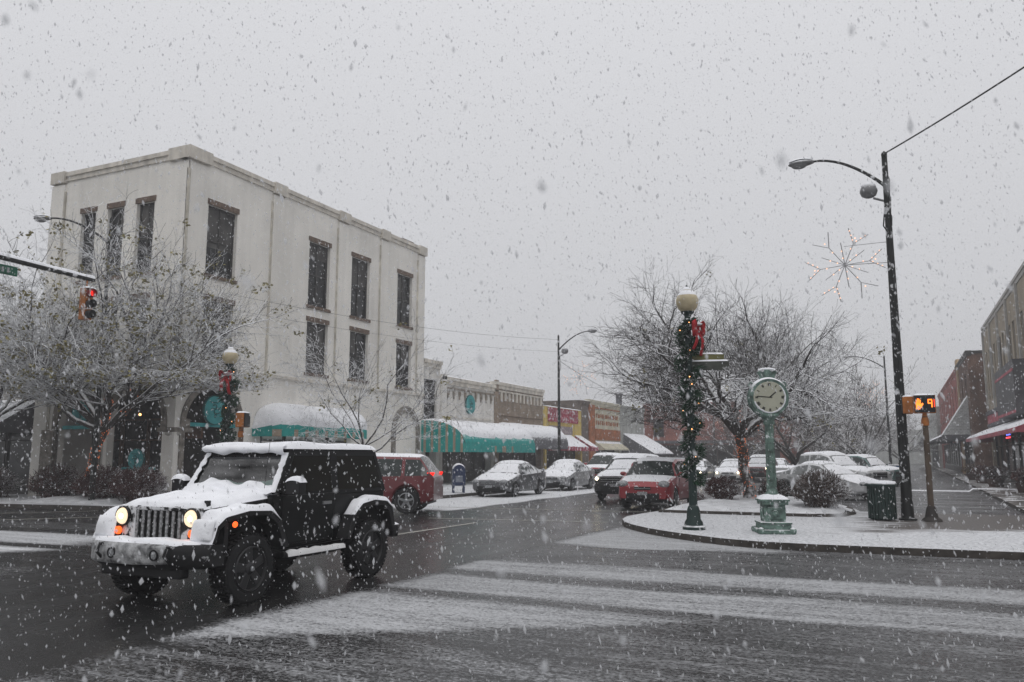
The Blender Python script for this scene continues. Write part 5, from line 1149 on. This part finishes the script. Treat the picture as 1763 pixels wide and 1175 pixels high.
LP=light_pole('tall black street light pole with long curved arm and flood lamp beside the walk signal',(.1,22.74,.13),9.35,R(-4),arm=2.05)
light_pole('street light pole with curved arm in front of the low shops by the parked sedans',(-18.5,46.2,.13),8.8,R(170),arm=2.4,r=.09)
light_pole('street light whose curved arm reaches over the big tree in front of the corner building',(-24.6,19.3,.13),9.75,R(20),arm=2.6,second=False,r=.08)
light_pole('far street light fading in the haze behind the big black pole',(-.6,66,.12),8.8,R(-4),arm=2.6,second=False,r=.09)
light_pole('far thin street light in front of the red brick block',(-16.0,80,.13),8.5,R(175),arm=2.4,second=False,r=.08)
# lit snowflake decorations
FLW=M('flake_wire',(.30,.30,.31),.6,snow=.9,lo=.2,hi=.6)
FB=emis('flake_bulb',(1.0,.55,.35),1.7)
def flake(label,loc,rz,r=1.05,side=1):
    K=thing('snowflake_decoration',label,'light decoration',loc,rz,'lit snowflakes on the light poles'); m=MB(); b=MB()
    for k in range(12):
        a=2*PI*k/12+R(7); L=r if k%2==0 else r*.62; c,s=math.cos(a),math.sin(a); P=lambda t,off=0:( (c*t-s*off),0,(s*t+c*off))
        m.tube([P(0),P(L if k%2 else L*.62)],.012,4)
        for q in range(2,6 if k%2==0 else 5): 
            if (q+k)%2: b.sphere(P(L*q/6.5,.015),.018,5,4)
        if k%2==0:
            for sg in (-1,1):
                e=(P(L*.62),(c*(L*.97)-s*sg*.26*r,0,s*(L*.97)+c*sg*.26*r)); m.tube(e,.012,4)
                for q in (.2,.5,.8): 
                    if (k+int(q*10))%3: b.sphere([e[0][i]+(e[1][i]-e[0][i])*q+(.015 if i==2 else 0) for i in range(3)],.018,5,4)
    m.tube([(0,0,0),(side*1.2,0,-.0)],.012,4); m.tube([(0,0,.5),(side*1.2,0,.55)],.010,4)
    m.build('wire_frame',FLW,K); b.build('bulbs',FB,K); return K
flake('large lit snowflake hanging beside the tall black pole',(-1.0,22.7,6.65),R(8),r=.98)
flake('lit snowflake hanging on the pole in front of the yellow shop',(-17.15,46.2,6.35),R(20),side=-1)
flake('far lit snowflake beside the hazy street light behind the black pole',(-1.6,66,6.2),R(8))
flake('far lit snowflake near the red brick block',(-14.9,80,5.0),R(20),side=-1)
# mast arm signal
YELM=M('signal_yellow',(.38,.13,.025),.5,var=.25,scale=6,snow=.9,lo=.6,hi=.9,patch=.72)
K=thing('traffic_signal','traffic signal with lit red lamp hanging from a snowy mast arm at the left edge','traffic light',(-21.75,16.4,1.5)); K.scale=(.88,)*3
m=MB(); m.tube([(0,.25,6.20),(0,-5,6.35),(0,-10.5,6.5)],[.075,.10,.13],12); m.build('mast_arm',POLEM,K,smooth=60)
m=MB(); m.lathe([(.2,-1.6),(.18,3),(.15,6.9)],14,(0,-10.6,0)); m.build('mast',POLEM,K,smooth=60)
m=MB(); rows=[]
for i in range(50):
    y=.25-10.6*i/49; z=6.20+.30*i/49; w=.07+.035*i/49; n=1+.3*mnoise.noise(Vector((y*2,0,0))); rows.append([(-w,y,z+w*.5),(-w*.6,y,z+w+.045*n),(0,y,z+w+.075*n),(w*.6,y,z+w+.045*n),(w,y,z+w*.5)])
m.grid(rows); m.build('snow_cap',SNOW,K,smooth=180)
m=MB(); m.box(-.13,.16,-.15,.15,4.78,5.86); m.tube([(0,0,5.86),(0,0,6.2)],.03,6); hd=m.build('signal_head',YELM,K,bevel=.02)
for z,mm in ((5.68,REDL),(5.32,BLACK),(4.96,BLACK)):
    m=MB(); m.lathe([(.135,.16),(.14,.38)],16,(0,0,z),'x',close=False); 
    v=m.build('visor',BLACK if mm is BLACK else M('visor_red_glow',(.2,.015,.01),.5),hd,smooth=60); v.modifiers.new('thick','SOLIDIFY').thickness=.008
    m=MB(); m.sphere((.17,0,z),1,14,8,(.05,.125,.125)); m.build('lens',mm,v,smooth=60)
m=MB(); m.pad(lambda u,v:(-.13+.45*u,-.15+.3*v,5.865-.02*u),8,6,.07,edge=.25); m.build('snow_cap',SNOW,hd,smooth=180)
m=MB(); m.box(-.02,.02,-4.6,-2.45,5.78,6.08); sg=m.build('street_sign',M('green_sign',(.01,.11,.065),.5,var=.3,scale=3,patch=.70,patch_sc=3),K,bevel=.01)
m=MB()
for i,(a,b,c,d) in enumerate(((-.35,-.27,.0,.16),(-.52,-.44,.0,.16),(-.68,-.56,.03,.13),(-.85,-.76,0,.16),(-1.0,-.93,0,.16),(-1.2,-1.06,.03,.13))): m.box(.021,.024,-2.45+a,-2.45+b,5.85+c,5.85+d)
m.build('lettering',LENS,sg)
# pedestrian signals
def seg_digit(m,x,z,ch,w=.055,h=.10,t=.014,y=0):
    S={'a':(x,x+w,z+h-t,z+h),'g':(x,x+w,z+h/2-t/2,z+h/2+t/2),'d':(x,x+w,z,z+t),'f':(x,x+t,z+h/2,z+h),'b':(x+w-t,x+w,z+h/2,z+h),'c':(x+w-t,x+w,z,z+h/2),'e':(x,x+t,z,z+h/2)}
    for k,c in enumerate(ch): a=S[c]; m.box(a[0],a[1],y-.004-k*.0004,y,a[2],a[3])
def ped(label,loc,rz,H,lit,heads=2,group='pedestrian signals'):
    K=thing('pedestrian_signal',label,'pedestrian signal',loc,rz,group)
    PM=M('brown_post',(.085,.062,.045),.6,var=.25,scale=4,patch=.72,patch_sc=6)
    m=MB(); m.lathe([(.24,0),(.22,.05),(.15,.10),(.11,.30),(.085,.36)],16); m.build('base',M('brown_base',(.035,.03,.027),.6),K,smooth=40)
    m=MB(); m.lathe([(.07,.3),(.066,H-.5)],14); m.build('post',PM,K,smooth=60)
    m=MB(); m.lathe([(.085,H-.72),(.09,H-.6),(.06,H-.5),(.05,H-.41)],14); m.build('collar',YELM,K,smooth=60)
    m=MB(); m.box(-.23,.25,-.16,.10,H-.42,H+.02); hd=m.build('signal_head',YELM,K,bevel=.02)
    m=MB(); m.box(-.215,.235,-.19,-.161,H-.405,H+.005); vf=m.build('visor',BLACK,hd,bevel=.01)
    m=MB(); m.box(-.30,.30,-.20,.12,H+.021,H+.035)if False else m.pad(lambda u,v:(-.23+.48*u,-.19+.29*v,H+.022),10,6,.035,edge=.2); m.build('snow_cap',SNOW,hd,smooth=180)
    if lit:
        OR=emis('signal_orange',(1.0,.20,.02),2.6)
        m=MB(); y=-.193; z=H-.33; x=-.185
        for k,hh in enumerate((.20,.235,.23,.20)): m.box(x+k*.028,x+k*.028+.022,y-.003,y,z+.10,z+hh+.03)
        m.prism([(x-.002,z),(x+.085,z),(x+.165,z+.13),(x+.14,z+.16),(x+.108,z+.125),(x+.108,z+.14),(x-.002,z+.14)],y-.004,y,'y'); m.build('hand_symbol',OR,vf)
        m=MB(); seg_digit(m,.075,H-.285,'abcfg',w=.10,h=.20,t=.026,y=y); m.build('digit',OR,vf)
        m=MB(); m.box(.205,.228,y-.004,y,H-.28,H-.09); m.build('visor_reflection',emis('reflection_red',(1,.06,.03),1.2),vf)  # glowing bar stands in for the digit's reflection on the visor's inner side
    if not lit: return K
    m=MB(); m.box(-.48,-.24,-.10,.34,H-.42,H); h2=m.build('signal_head',YELM,K,bevel=.02)
    m=MB(); m.box(-.50,-.481,-.09,.33,H-.40,H-.02); m.build('visor',BLACK,h2)
    m=MB(); m.pad(lambda u,v:(-.48+.24*u,-.10+.44*v,H+.002),6,8,.03,edge=.2); m.build('snow_cap',SNOW,h2,smooth=180)
    return K
ped('walk signal on a brown post with lit orange hand and number 9',(.62,22.55,.13),R(2),3.02,True)
ped('yellow walk signal seen from behind, on a post between the jeep and the garland lamp',(-18.2,19.3,.13),R(112),2.85,False)
# litter bin, mailbox, blue bin, wires
K=thing('litter_bin','dark green slatted litter bin with a flat snowy lid on the kerb island','litter bin',(-.46,22.5,.13))
m=MB(); n=26
m.lathe([(.27,.02),(.30,.05),(.30,.80),(.27,.82)],26)
for k in range(n):
    a=2*PI*k/n; c,s=math.cos(a),math.sin(a); st=len(m.v); m.box(.295,.325,-.022,.022,.04,.82); m.xf(Matrix.Rotation(a,4,'Z'),st)
m.build('body',M('bin_green',(.012,.028,.024),.5,patch=.64,patch_sc=9),K)
m=MB(); m.lathe([(.36,.82),(.37,.84),(.37,.88),(.35,.90),(.12,.92)],26); ld=m.build('lid',IRON,K,smooth=40)
m=MB(); m.lathe([(.35,.90),(.33,.945),(.2,.96),(.02,.965)],22); m.build('snow_cap',SNOW,ld,smooth=60)
BLU=M('mailbox_blue',(.02,.035,.09),.45,patch=.64,patch_sc=7)
K=thing('mailbox','dark blue arched mailbox with snow on top beside the parked sedan','mailbox',(-17.2,31.3,.13),R(35))
m=MB(); pr=[(-.27,.30),(.27,.30)]+[(.27*math.cos(PI*k/12),.92+.27*math.sin(PI*k/12)) for k in range(13)]; m.prism(pr,-.27,.27,'y'); m.build('body',BLU,K,bevel=.01)
for sx in (-1,1):
    for sy in (-1,1): m=MB(); m.box(sx*.22-.03,sx*.22+.03,sy*.22-.03,sy*.22+.03,0,.30); m.build('leg',BLU,K)
m=MB(); m.box(-.2,.2,-.30,-.27,.85,1.0); fl=m.build('flap',BLU,K,bevel=.01); m=MB(); m.box(-.15,.15,-.275,-.271,.45,.72); m.build('label_panel',M('mail_label',(.2,.22,.26),.6,patch=.5),K)
m=MB(); m.pad(lambda u,v:(.275*math.cos(PI*(.12+.76*u)),-.27+.54*v,.92+.275*math.sin(PI*(.12+.76*u))),12,8,.05,edge=.2); m.build('snow_cap',SNOW,K,smooth=180)
K=thing('blue_bin','blue plastic bin beside the parked cars right of the white pickup','bin',(-.15,55.5,0),R(10))
m=MB(); m.hexa([(-.36,-.36,.05),(.36,-.36,.05),(.36,.36,.05),(-.36,.36,.05),(-.42,-.42,1.1),(.42,-.42,1.1),(.42,.42,1.1),(-.42,.42,1.1)]); m.build('body',M('bin_blue',(.02,.09,.22),.5),K,bevel=.02); m=MB(); m.box(-.45,.45,-.45,.45,1.1,1.17); m.build('lid',SNOW,K,bevel=.02)
def wire(label,a,b,sag,r=.012,tw=False):
    m=MB(); A=Vector(a);B_=Vector(b); n=30; m.tube([tuple(A.lerp(B_,k/n)-Vector((0,0,sag*4*(k/n)*(1-k/n)))) for k in range(n+1)],r,5)
    o=m.build('overhead_wire',POLEM); tag(o,label,'wire','overhead wires')
wire('thick twisted wire from the tall black pole up to the right edge',(.08,22.7,9.5),(9.5,11.5,11.6),.35,.020)
wire('overhead wire crossing in front of the corner building to the pole by the shops',(-18.5,46.2,8.75),(-24.6,19.3,8.2),.5,.007)
wire('lower overhead wire in front of the corner building',(-18.5,46.2,8.0),(-24.6,19.3,7.6),.45,.006)
wire('wire sloping from the pole by the shops down to the grey shop roof',(-18.4,46.2,7.4),(-22.8,82.0,6.7),.4,.016)
wire('second wire running from the pole by the shops towards the far light',(-18.3,46.2,7.5),(-16.0,80,7.6),.5,.007)
# ---------------------------------------------------------------- trees and shrubs
def grow(seed,H,trunk,spread,limbs,levels,nch,rbase,lean=(0,0),up=.25,twr=.009,droop=0.0,wob=.26,flat=.6,elf=1.0,zmin=2.3):
    rnd=random.Random(seed); segs=[]; tips=[]
    def branch(p,d,L,r,lv):
        n=5 if lv<=1 else (4 if lv==2 else 3); pts=[p.copy()]; rs=[r]; q=p.copy(); dd=d.copy(); kids=[]
        for i in range(n):
            dd=(dd+Vector((rnd.gauss(0,wob if lv<3 else wob*.75),rnd.gauss(0,wob if lv<3 else wob*.75),rnd.gauss(0,wob*.6)+ (up*.25 if lv<2 else -droop)))).normalized(); 
            if q.z<zmin and dd.z<.1: dd.z=.14
            q=q+dd*(L/n); pts.append(q.copy())
            t=(i+1)/n; rs.append(max(twr*.7,r*(1-.62*t))); kids.append((q.copy(),dd.copy(),rs[-1],t))
        segs.append((lv,pts,rs))
        if lv>=levels: tips.append(q.copy()); return
        k=nch[lv-1] if lv>0 else 0
        for j in range(k):
            t=.22+.78*(j+rnd.random())/k; idx=min(n-1,int(t*n)); a=kids[max(0,idx-0)]; p0=pts[idx].lerp(pts[idx+1],t*n-idx if t*n-idx<1 else 1); dr=a[1]
            ax=dr.cross(Vector((rnd.gauss(0,1),rnd.gauss(0,1),rnd.gauss(0,flat)))).normalized(); ang=rnd.uniform(R(28),R(62)); nd=(Matrix.Rotation(ang,3,ax)@dr)
            branch(p0,nd,L*rnd.uniform(.45,.72)*(1.05-.35*t),max(twr,rs[idx]*.46),lv+1)
        branch(q,dd,L*.5,max(twr,rs[-1]),lv+1)
    P0=Vector((0,0,0)); tp=[P0]; tr=[rbase*1.25]; n=6
    for i in range(1,n+1):
        t=i/n; tp.append(Vector((lean[0]*t+.06*rnd.gauss(0,1),lean[1]*t+.06*rnd.gauss(0,1),trunk*t))); tr.append(rbase*(1-.25*t))
    for i in range(limbs):
        a=2*PI*i/limbs+rnd.uniform(-.4,.4); el=(rnd.uniform(.30,.8) if i%3 else 1.2)*elf; t=rnd.uniform(.72,1.0); p=tp[int(t*n)] if t<1 else tp[-1]
        d=Vector((math.cos(a)*spread,math.sin(a)*spread,el)).normalized(); branch(p.copy(),d,(H-trunk)*rnd.uniform(.52,.72),rbase*rnd.uniform(.45,.62),1)
    return tp,tr,segs,tips
def plant_tree(name,label,loc,seed,leaves=0,lights=0,group=None,rz=0,stones=True,mats=(None,None),litbr=0,scale=1,**kw):
    tp,tr,segs,tips=grow(seed,**kw); K=thing(name,label,'tree',loc,rz,group); K.scale=(scale,)*3; rnd=random.Random(seed+99)
    bk,tw=mats[0] or BARK,mats[1] or TWIG
    m=MB(); m.tube(tp,tr,10)
    for lv,p,r in segs:
        if lv==1: m.tube(p,r,7,cap=False)
    m.build('trunk',bk,K,smooth=60,fixn=False)
    c=MB()
    for lv,p,r in segs:
        if lv>1: c.tube(p,r,5 if lv==2 else 3,cap=False)
    cr=c.build('crown',tw,K,fixn=False)
    if leaves:
        l=MB()
        for i in range(leaves):
            q=rnd.choice(tips)
            for k in range(rnd.randint(4,12)):
                p=q+Vector((rnd.gauss(0,.10),rnd.gauss(0,.10),-abs(rnd.gauss(0,.14)))); a=Vector((rnd.gauss(0,1),rnd.gauss(0,1),rnd.gauss(0,.6))).normalized()*.065; b=a.cross(Vector((rnd.gauss(0,1),rnd.gauss(0,1),1))).normalized()*.045; l.add([p-a,p-b,p+a,p+b],[(0,1,2,3)])
        l.build('leaves',LEAF,K,fixn=False)
    if lights:
        b=MB()
        for i in range(lights):
            t=rnd.random()**.8; z=t*tp[-1].z; k=min(len(tp)-2,int(t*(len(tp)-1))); w=t*(len(tp)-1)-k; p=tp[k].lerp(tp[k+1],w); r=tr[k]+(tr[k+1]-tr[k])*w; a=rnd.uniform(0,2*PI); b.sphere((p.x+(r+.012)*math.cos(a),p.y+(r+.012)*math.sin(a),p.z),.011,5,4)
        s1=[s for s in segs if s[0]==1]
        for i in range(litbr):
            s=rnd.choice(s1[:4]); k=rnd.randint(0,1); p=s[1][k].lerp(s[1][k+1],rnd.random()); a=rnd.uniform(0,2*PI); r=s[2][k]+.01; b.sphere((p.x+r*math.cos(a),p.y+r*math.sin(a),p.z+rnd.uniform(-r,r)),.0125,5,4)
        b.build('string_lights',LITT,K)
    return K
LITT=emis('trunk_bulb',(1.0,.24,.07),1.1)
plant_tree('street_tree','large snowy tree in front of the corner building, lights wound round its trunk',(-25.9,20.2,.13),5,leaves=750,lights=200,litbr=30,H=11.8,trunk=3.6,spread=1.15,limbs=13,levels=4,nch=(10,9,8),rbase=.17,lean=(.7,0),up=.42,twr=.0072,zmin=4.1)
plant_tree('street_tree','second snowy tree reaching in from the left edge beside the mast arm',(-29.6,18.6,.13),12,leaves=160,H=9.8,trunk=3.0,spread=1.0,limbs=8,levels=4,nch=(9,8,6),rbase=.15,up=.4,twr=.0075,zmin=3.6)
plant_tree('street_tree','large bare snowy tree with lights up its trunk behind the kerb island lamp',(-4.35,27.0,.3),21,leaves=26,mats=(None,TWIG2),scale=.88,lights=190,litbr=40,H=10.4,trunk=3.3,spread=.88,limbs=14,levels=4,nch=(10,9,7),rbase=.20,lean=(-.45,.1),up=.22,elf=1.15,twr=.0062,zmin=2.9)
plant_tree('young_tree','slender young tree with a few brown leaves behind the jeep roof',(-19.3,27.4,.13),33,leaves=22,H=7.2,trunk=2.3,spread=1.0,limbs=8,levels=4,nch=(7,5,4),rbase=.07,up=.3,twr=.007)
BARKF=M('bark_far',(.06,.055,.05),.9,snow=.7,lo=.4,hi=.8); 
FT=dict(levels=4,up=.5,twr=.012,mats=(BARKF,TWIGF))
plant_tree('far_tree','hazy vase shaped tree behind the white pickup',(-6.2,58,0),41,leaves=50,H=9.5,trunk=1.6,spread=.75,limbs=9,nch=(7,5,3),rbase=.2,group='trees beyond the parking lot',flat=1,**FT)
for i,(x,y,hh,sd_,lb) in enumerate(((-13.5,78,7,51,'low bluish hazy shrub like tree in front of the red brick block'),(-11.5,98,9,52,'faint tree in haze above the white oncoming car'),(-8,92,9,53,'faint tree in haze left of the clock post'),(-4.5,84,10.5,54,'faint broad tree in haze just right of the clock post'),(-2.6,72,9,55,'hazy tree between the vase shaped tree and the black pole'),(-15,125,10,56,'very faint far tree above the oncoming traffic'),(-7,130,11,57,'very faint far tree behind the clock column'),(0,120,10,58,'very faint far tree right of the black pole'),(-3,105,10,59,'faint far tree above the parked white pickup'))):
    plant_tree('far_tree',lb,(x,y,0),sd_,H=hh,trunk=1.8,spread=.85,limbs=8,nch=(5,4,3),rbase=.17,group='trees beyond the parking lot',levels=4,up=.4,twr=.019,mats=(BARKF,TWIGF))
def bush(label,loc,rx,rz_,n,seed,mat,leafmat=None,nl=0,group='shrubs'):
    rnd=random.Random(seed); K=thing('shrub',label,'shrub',loc,0,group); m=MB()
    for i in range(n):
        a=rnd.uniform(0,2*PI); e=math.acos(rnd.uniform(0.02,1)); q=rnd.uniform(.75,1.05); t=Vector((math.cos(a)*math.sin(e)*rx*q,math.sin(a)*math.sin(e)*rx*q,max(.1,(math.cos(e)*.72+.28)*rz_*q))); b=Vector((rnd.gauss(0,rx*.18),rnd.gauss(0,rx*.18),0)); md=b.lerp(t,.5)+Vector((rnd.gauss(0,.07),rnd.gauss(0,.07),.12)); m.tube([b,md,t],[.012,.009,.006],3,cap=False)
        for k in range(4):
            p=md.lerp(t,rnd.uniform(0,.9)); d=(t-b).normalized()+Vector((rnd.gauss(0,.7),rnd.gauss(0,.7),rnd.gauss(0,.5))); m.tube([p,p+d.normalized()*rnd.uniform(.1,.28)*min(1,rx)],[.006,.005],3,cap=False)
    m.build('twigs',mat,K,fixn=False)
    if nl:
        l=MB()
        for i in range(nl):
            a=rnd.uniform(0,2*PI); e=math.acos(rnd.uniform(0.0,1)); q=rnd.uniform(.35,1.02)**.6; p=Vector((math.cos(a)*math.sin(e)*rx*q,math.sin(a)*math.sin(e)*rx*q,max(.05,(math.cos(e)*.75+.25)*rz_*q))); u=Vector((rnd.gauss(0,1),rnd.gauss(0,1),rnd.gauss(0,1))).normalized()*.024; w=u.cross(Vector((rnd.gauss(0,1),rnd.gauss(0,1),1))).normalized()*.014; l.add([p-u,p-w,p+u,p+w],[(0,1,2,3)])
        l.build('leaves',leafmat,K,fixn=False)
    return K
MARO=M('maroon_twigs',(.075,.030,.028),.85,var=.3,scale=3,snow=.85,lo=.35,hi=.75); MLF=M('maroon_leaves',(.055,.018,.016),.8,var=.4,scale=6,snow=.8,lo=.70,hi=1.0); GLF=M('evergreen_leaves',(.014,.028,.016),.7,var=.5,scale=6,snow=.9,lo=.75,hi=1.0)
GRT=M('grey_twigs',(.10,.075,.065),.85,var=.25,snow=.9,lo=.05,hi=.5)
bush('round brown bush dusted with snow in front of the white sedan',(-2.0,24.1,.30),.74,1.0,2400,61,GRT,MLF,900)
bush('low dark red bush at the foot of the light wrapped tree',(-5.05,26.3,.33),.56,.75,600,62,MARO,MLF,2200)
bush('dark evergreen shrub behind the clock base',(-3.55,26.8,.33),.52,.68,260,63,MARO,GLF,2600)
bush('small snowy sprig shrub at the left end of the planting bed',(-5.6,25.2,.30),.28,.25,120,64,MARO,GLF,300)
bush('dark red shrub in front of the middle arcade column',(-24.9,20.0,.13),1.0,1.25,800,65,MARO,MLF,2600,group='shrubs before the arcade')
bush('dark red shrub between jeep fender and arcade column',(-23.2,20.0,.13),.95,1.25,800,66,MARO,MLF,2600,group='shrubs before the arcade')
bush('dark green shrub under the round sign at the left pier',(-27.6,20.2,.13),.95,1.30,600,67,MARO,GLF,3000,group='shrubs before the arcade')
bush('dark shrub under the slanting white awning at the left edge',(-31.5,20.3,.13),1.1,1.1,500,68,MARO,GLF,2600,group='shrubs before the arcade')
mound('planter_snow',[(-27.6,18.6),(-23.6,18.9),(-23.0,20.5),(-25,21.2),(-28.0,21.0)],.13,.14,EARTH,.2)
DMAP=M('red_brown_flowers',(.16,.045,.025),.8,var=.5,scale=8,snow=.6,lo=.7,hi=1.0); YFL=M('yellow_brown_flowers',(.19,.13,.03),.8,var=.4,scale=8)
for i,(x,y,lm,lb) in enumerate(((5.0,36.5,DMAP,'red flower tub nearest the right edge of the photo'),(4.9,42,DMAP,'red brown planter second from the right edge'),(4.4,49,GLF,'dark green planter below the pink awning'),(4.3,55,DMAP,'small red planter at the end of the pink awning'),(4.2,62,YFL,'yellow brown planter in front of the gabled entrance'))):
    K=bush(lb,(x,y,.50),.6,.7,200,80+i,MARO,lm,1200,group='planters before the east shops'); m=MB(); m.lathe([(.32,-.38),(.42,0),(.40,.02)],14); m.build('tub',M('tub_clay_%d'%i,(.06,.035,.028),.8),K,smooth=40)
# ---------------------------------------------------------------- falling snow and misty air
def falling():
    rnd=random.Random(17); vs=[];fs=[]; yaw=R(25.1); oct_=[(1,0,0),(0,1,0),(-1,0,0),(0,-1,0),(0,0,1),(0,0,-1)]; of=[(0,1,4),(1,2,4),(2,3,4),(3,0,4),(1,0,5),(2,1,5),(3,2,5),(0,3,5)]
    n=0
    def one(p,r,el):
        nonlocal n
        q=rnd.uniform(0,PI); c,s=math.cos(q),math.sin(q); tx,ty=rnd.gauss(-.12,.22),rnd.gauss(0,.2); b=len(vs)
        for (x,y,z) in oct_:
            j=rnd.uniform(.7,1.3); X,Y,Z=x*r*j,y*r*j*.75,z*r*el*j; vs.append((p[0]+X*c-Y*s+tx*Z,p[1]+X*s+Y*c+ty*Z,p[2]+Z))
        for f in of: fs.append(tuple(b+i for i in f))
        n+=1
    tries=0
    while n<36000 and tries<200000:
        tries+=1
        d=(rnd.random()**.5)*26+.6; d=d if rnd.random()<.8 else rnd.uniform(3,42)
        az=yaw+rnd.uniform(-R(43),R(43)); X,Y=-math.sin(az)*d,math.cos(az)*d; zlo,zhi=.02,1.7+d*math.tan(R(36)); z=rnd.uniform(max(zlo,1.7-d*.5),min(zhi,15.3))
        r=rnd.uniform(.0035,.0080)*(1+rnd.random()**6*1.1)*(1 if d<10 else 1.15)
        if d<4: 
            if rnd.random()<.55: continue
            r*=.55
        one((X,Y,z),r,rnd.uniform(1.2,2.6))
    for i in range(16000):
        d=2.2+8.5*rnd.random()**.5; az=yaw+rnd.uniform(-R(42),R(42)); one((-math.sin(az)*d,math.cos(az)*d,rnd.uniform(max(.02,1.7-d*.42),1.7+d*.66)),rnd.uniform(.0028,.0058)*min(1,d/5+.25),rnd.uniform(1.2,2.6))
    for i in range(32000):
        d=26+94*rnd.random()**.6; az=yaw+rnd.uniform(-R(42),R(42)); one((-math.sin(az)*d,math.cos(az)*d,rnd.uniform(.05,15.5)),rnd.uniform(.009,.016),rnd.uniform(1.0,1.8))
    for i in range(260):
        d=rnd.uniform(1.5,3.2); az=yaw+rnd.uniform(-R(38),R(38)); one((-math.sin(az)*d,math.cos(az)*d,1.7+d*math.tan(rnd.uniform(R(-18),R(33)))),rnd.uniform(.003,.006),rnd.uniform(1.2,2.4))
    for i in range(60):
        d=rnd.uniform(.45,1.6); az=yaw+rnd.uniform(-R(36),R(36)); one((-math.sin(az)*d,math.cos(az)*d,1.7+d*math.tan(rnd.uniform(R(-14),R(30)))),rnd.uniform(.0025,.0050),rnd.uniform(1.3,2.4))
    me=bpy.data.meshes.new('falling_snow'); me.from_pydata(vs,[],fs)
    m=bpy.data.materials.new('snowflake'); m.use_nodes=True; nt=m.node_tree; nt.nodes.clear(); L=nt.links
    o=N(nt,"ShaderNodeOutputMaterial"); t=N(nt,"ShaderNodeBsdfTransparent"); d=N(nt,"ShaderNodeBsdfDiffuse"); d.inputs[0].default_value=(.85,.86,.88,1); tr=N(nt,"ShaderNodeBsdfTranslucent"); tr.inputs[0].default_value=(.85,.86,.88,1)
    m1=N(nt,"ShaderNodeMixShader"); m1.inputs[0].default_value=.62; L.new(d.outputs[0],m1.inputs[1]); L.new(tr.outputs[0],m1.inputs[2]); m2=N(nt,"ShaderNodeMixShader"); m2.inputs[0].default_value=.56; L.new(t.outputs[0],m2.inputs[1]); L.new(m1.outputs[0],m2.inputs[2]); L.new(m2.outputs[0],o.inputs[0])
    me.materials.append(m); ob=bpy.data.objects.new('falling_snow',me); COL.objects.link(ob); tag(ob,'snowflakes falling through the air all over the scene','snow',kind='stuff')
falling()
m=MB(); m.box(-495,495,-495,495,-1,16.2)
hz=bpy.data.materials.new('misty_air'); hz.use_nodes=True; nt=hz.node_tree; nt.nodes.clear(); o=N(nt,"ShaderNodeOutputMaterial"); v=N(nt,"ShaderNodeVolumePrincipled"); v.inputs['Color'].default_value=(.93,.93,.95,1); v.inputs['Density'].default_value=.0026; v.inputs['Anisotropy'].default_value=.1
nt.links.new(v.outputs[0],o.inputs['Volume']); tag(m.build('haze',hz),'misty snowy air','haze',kind='stuff')
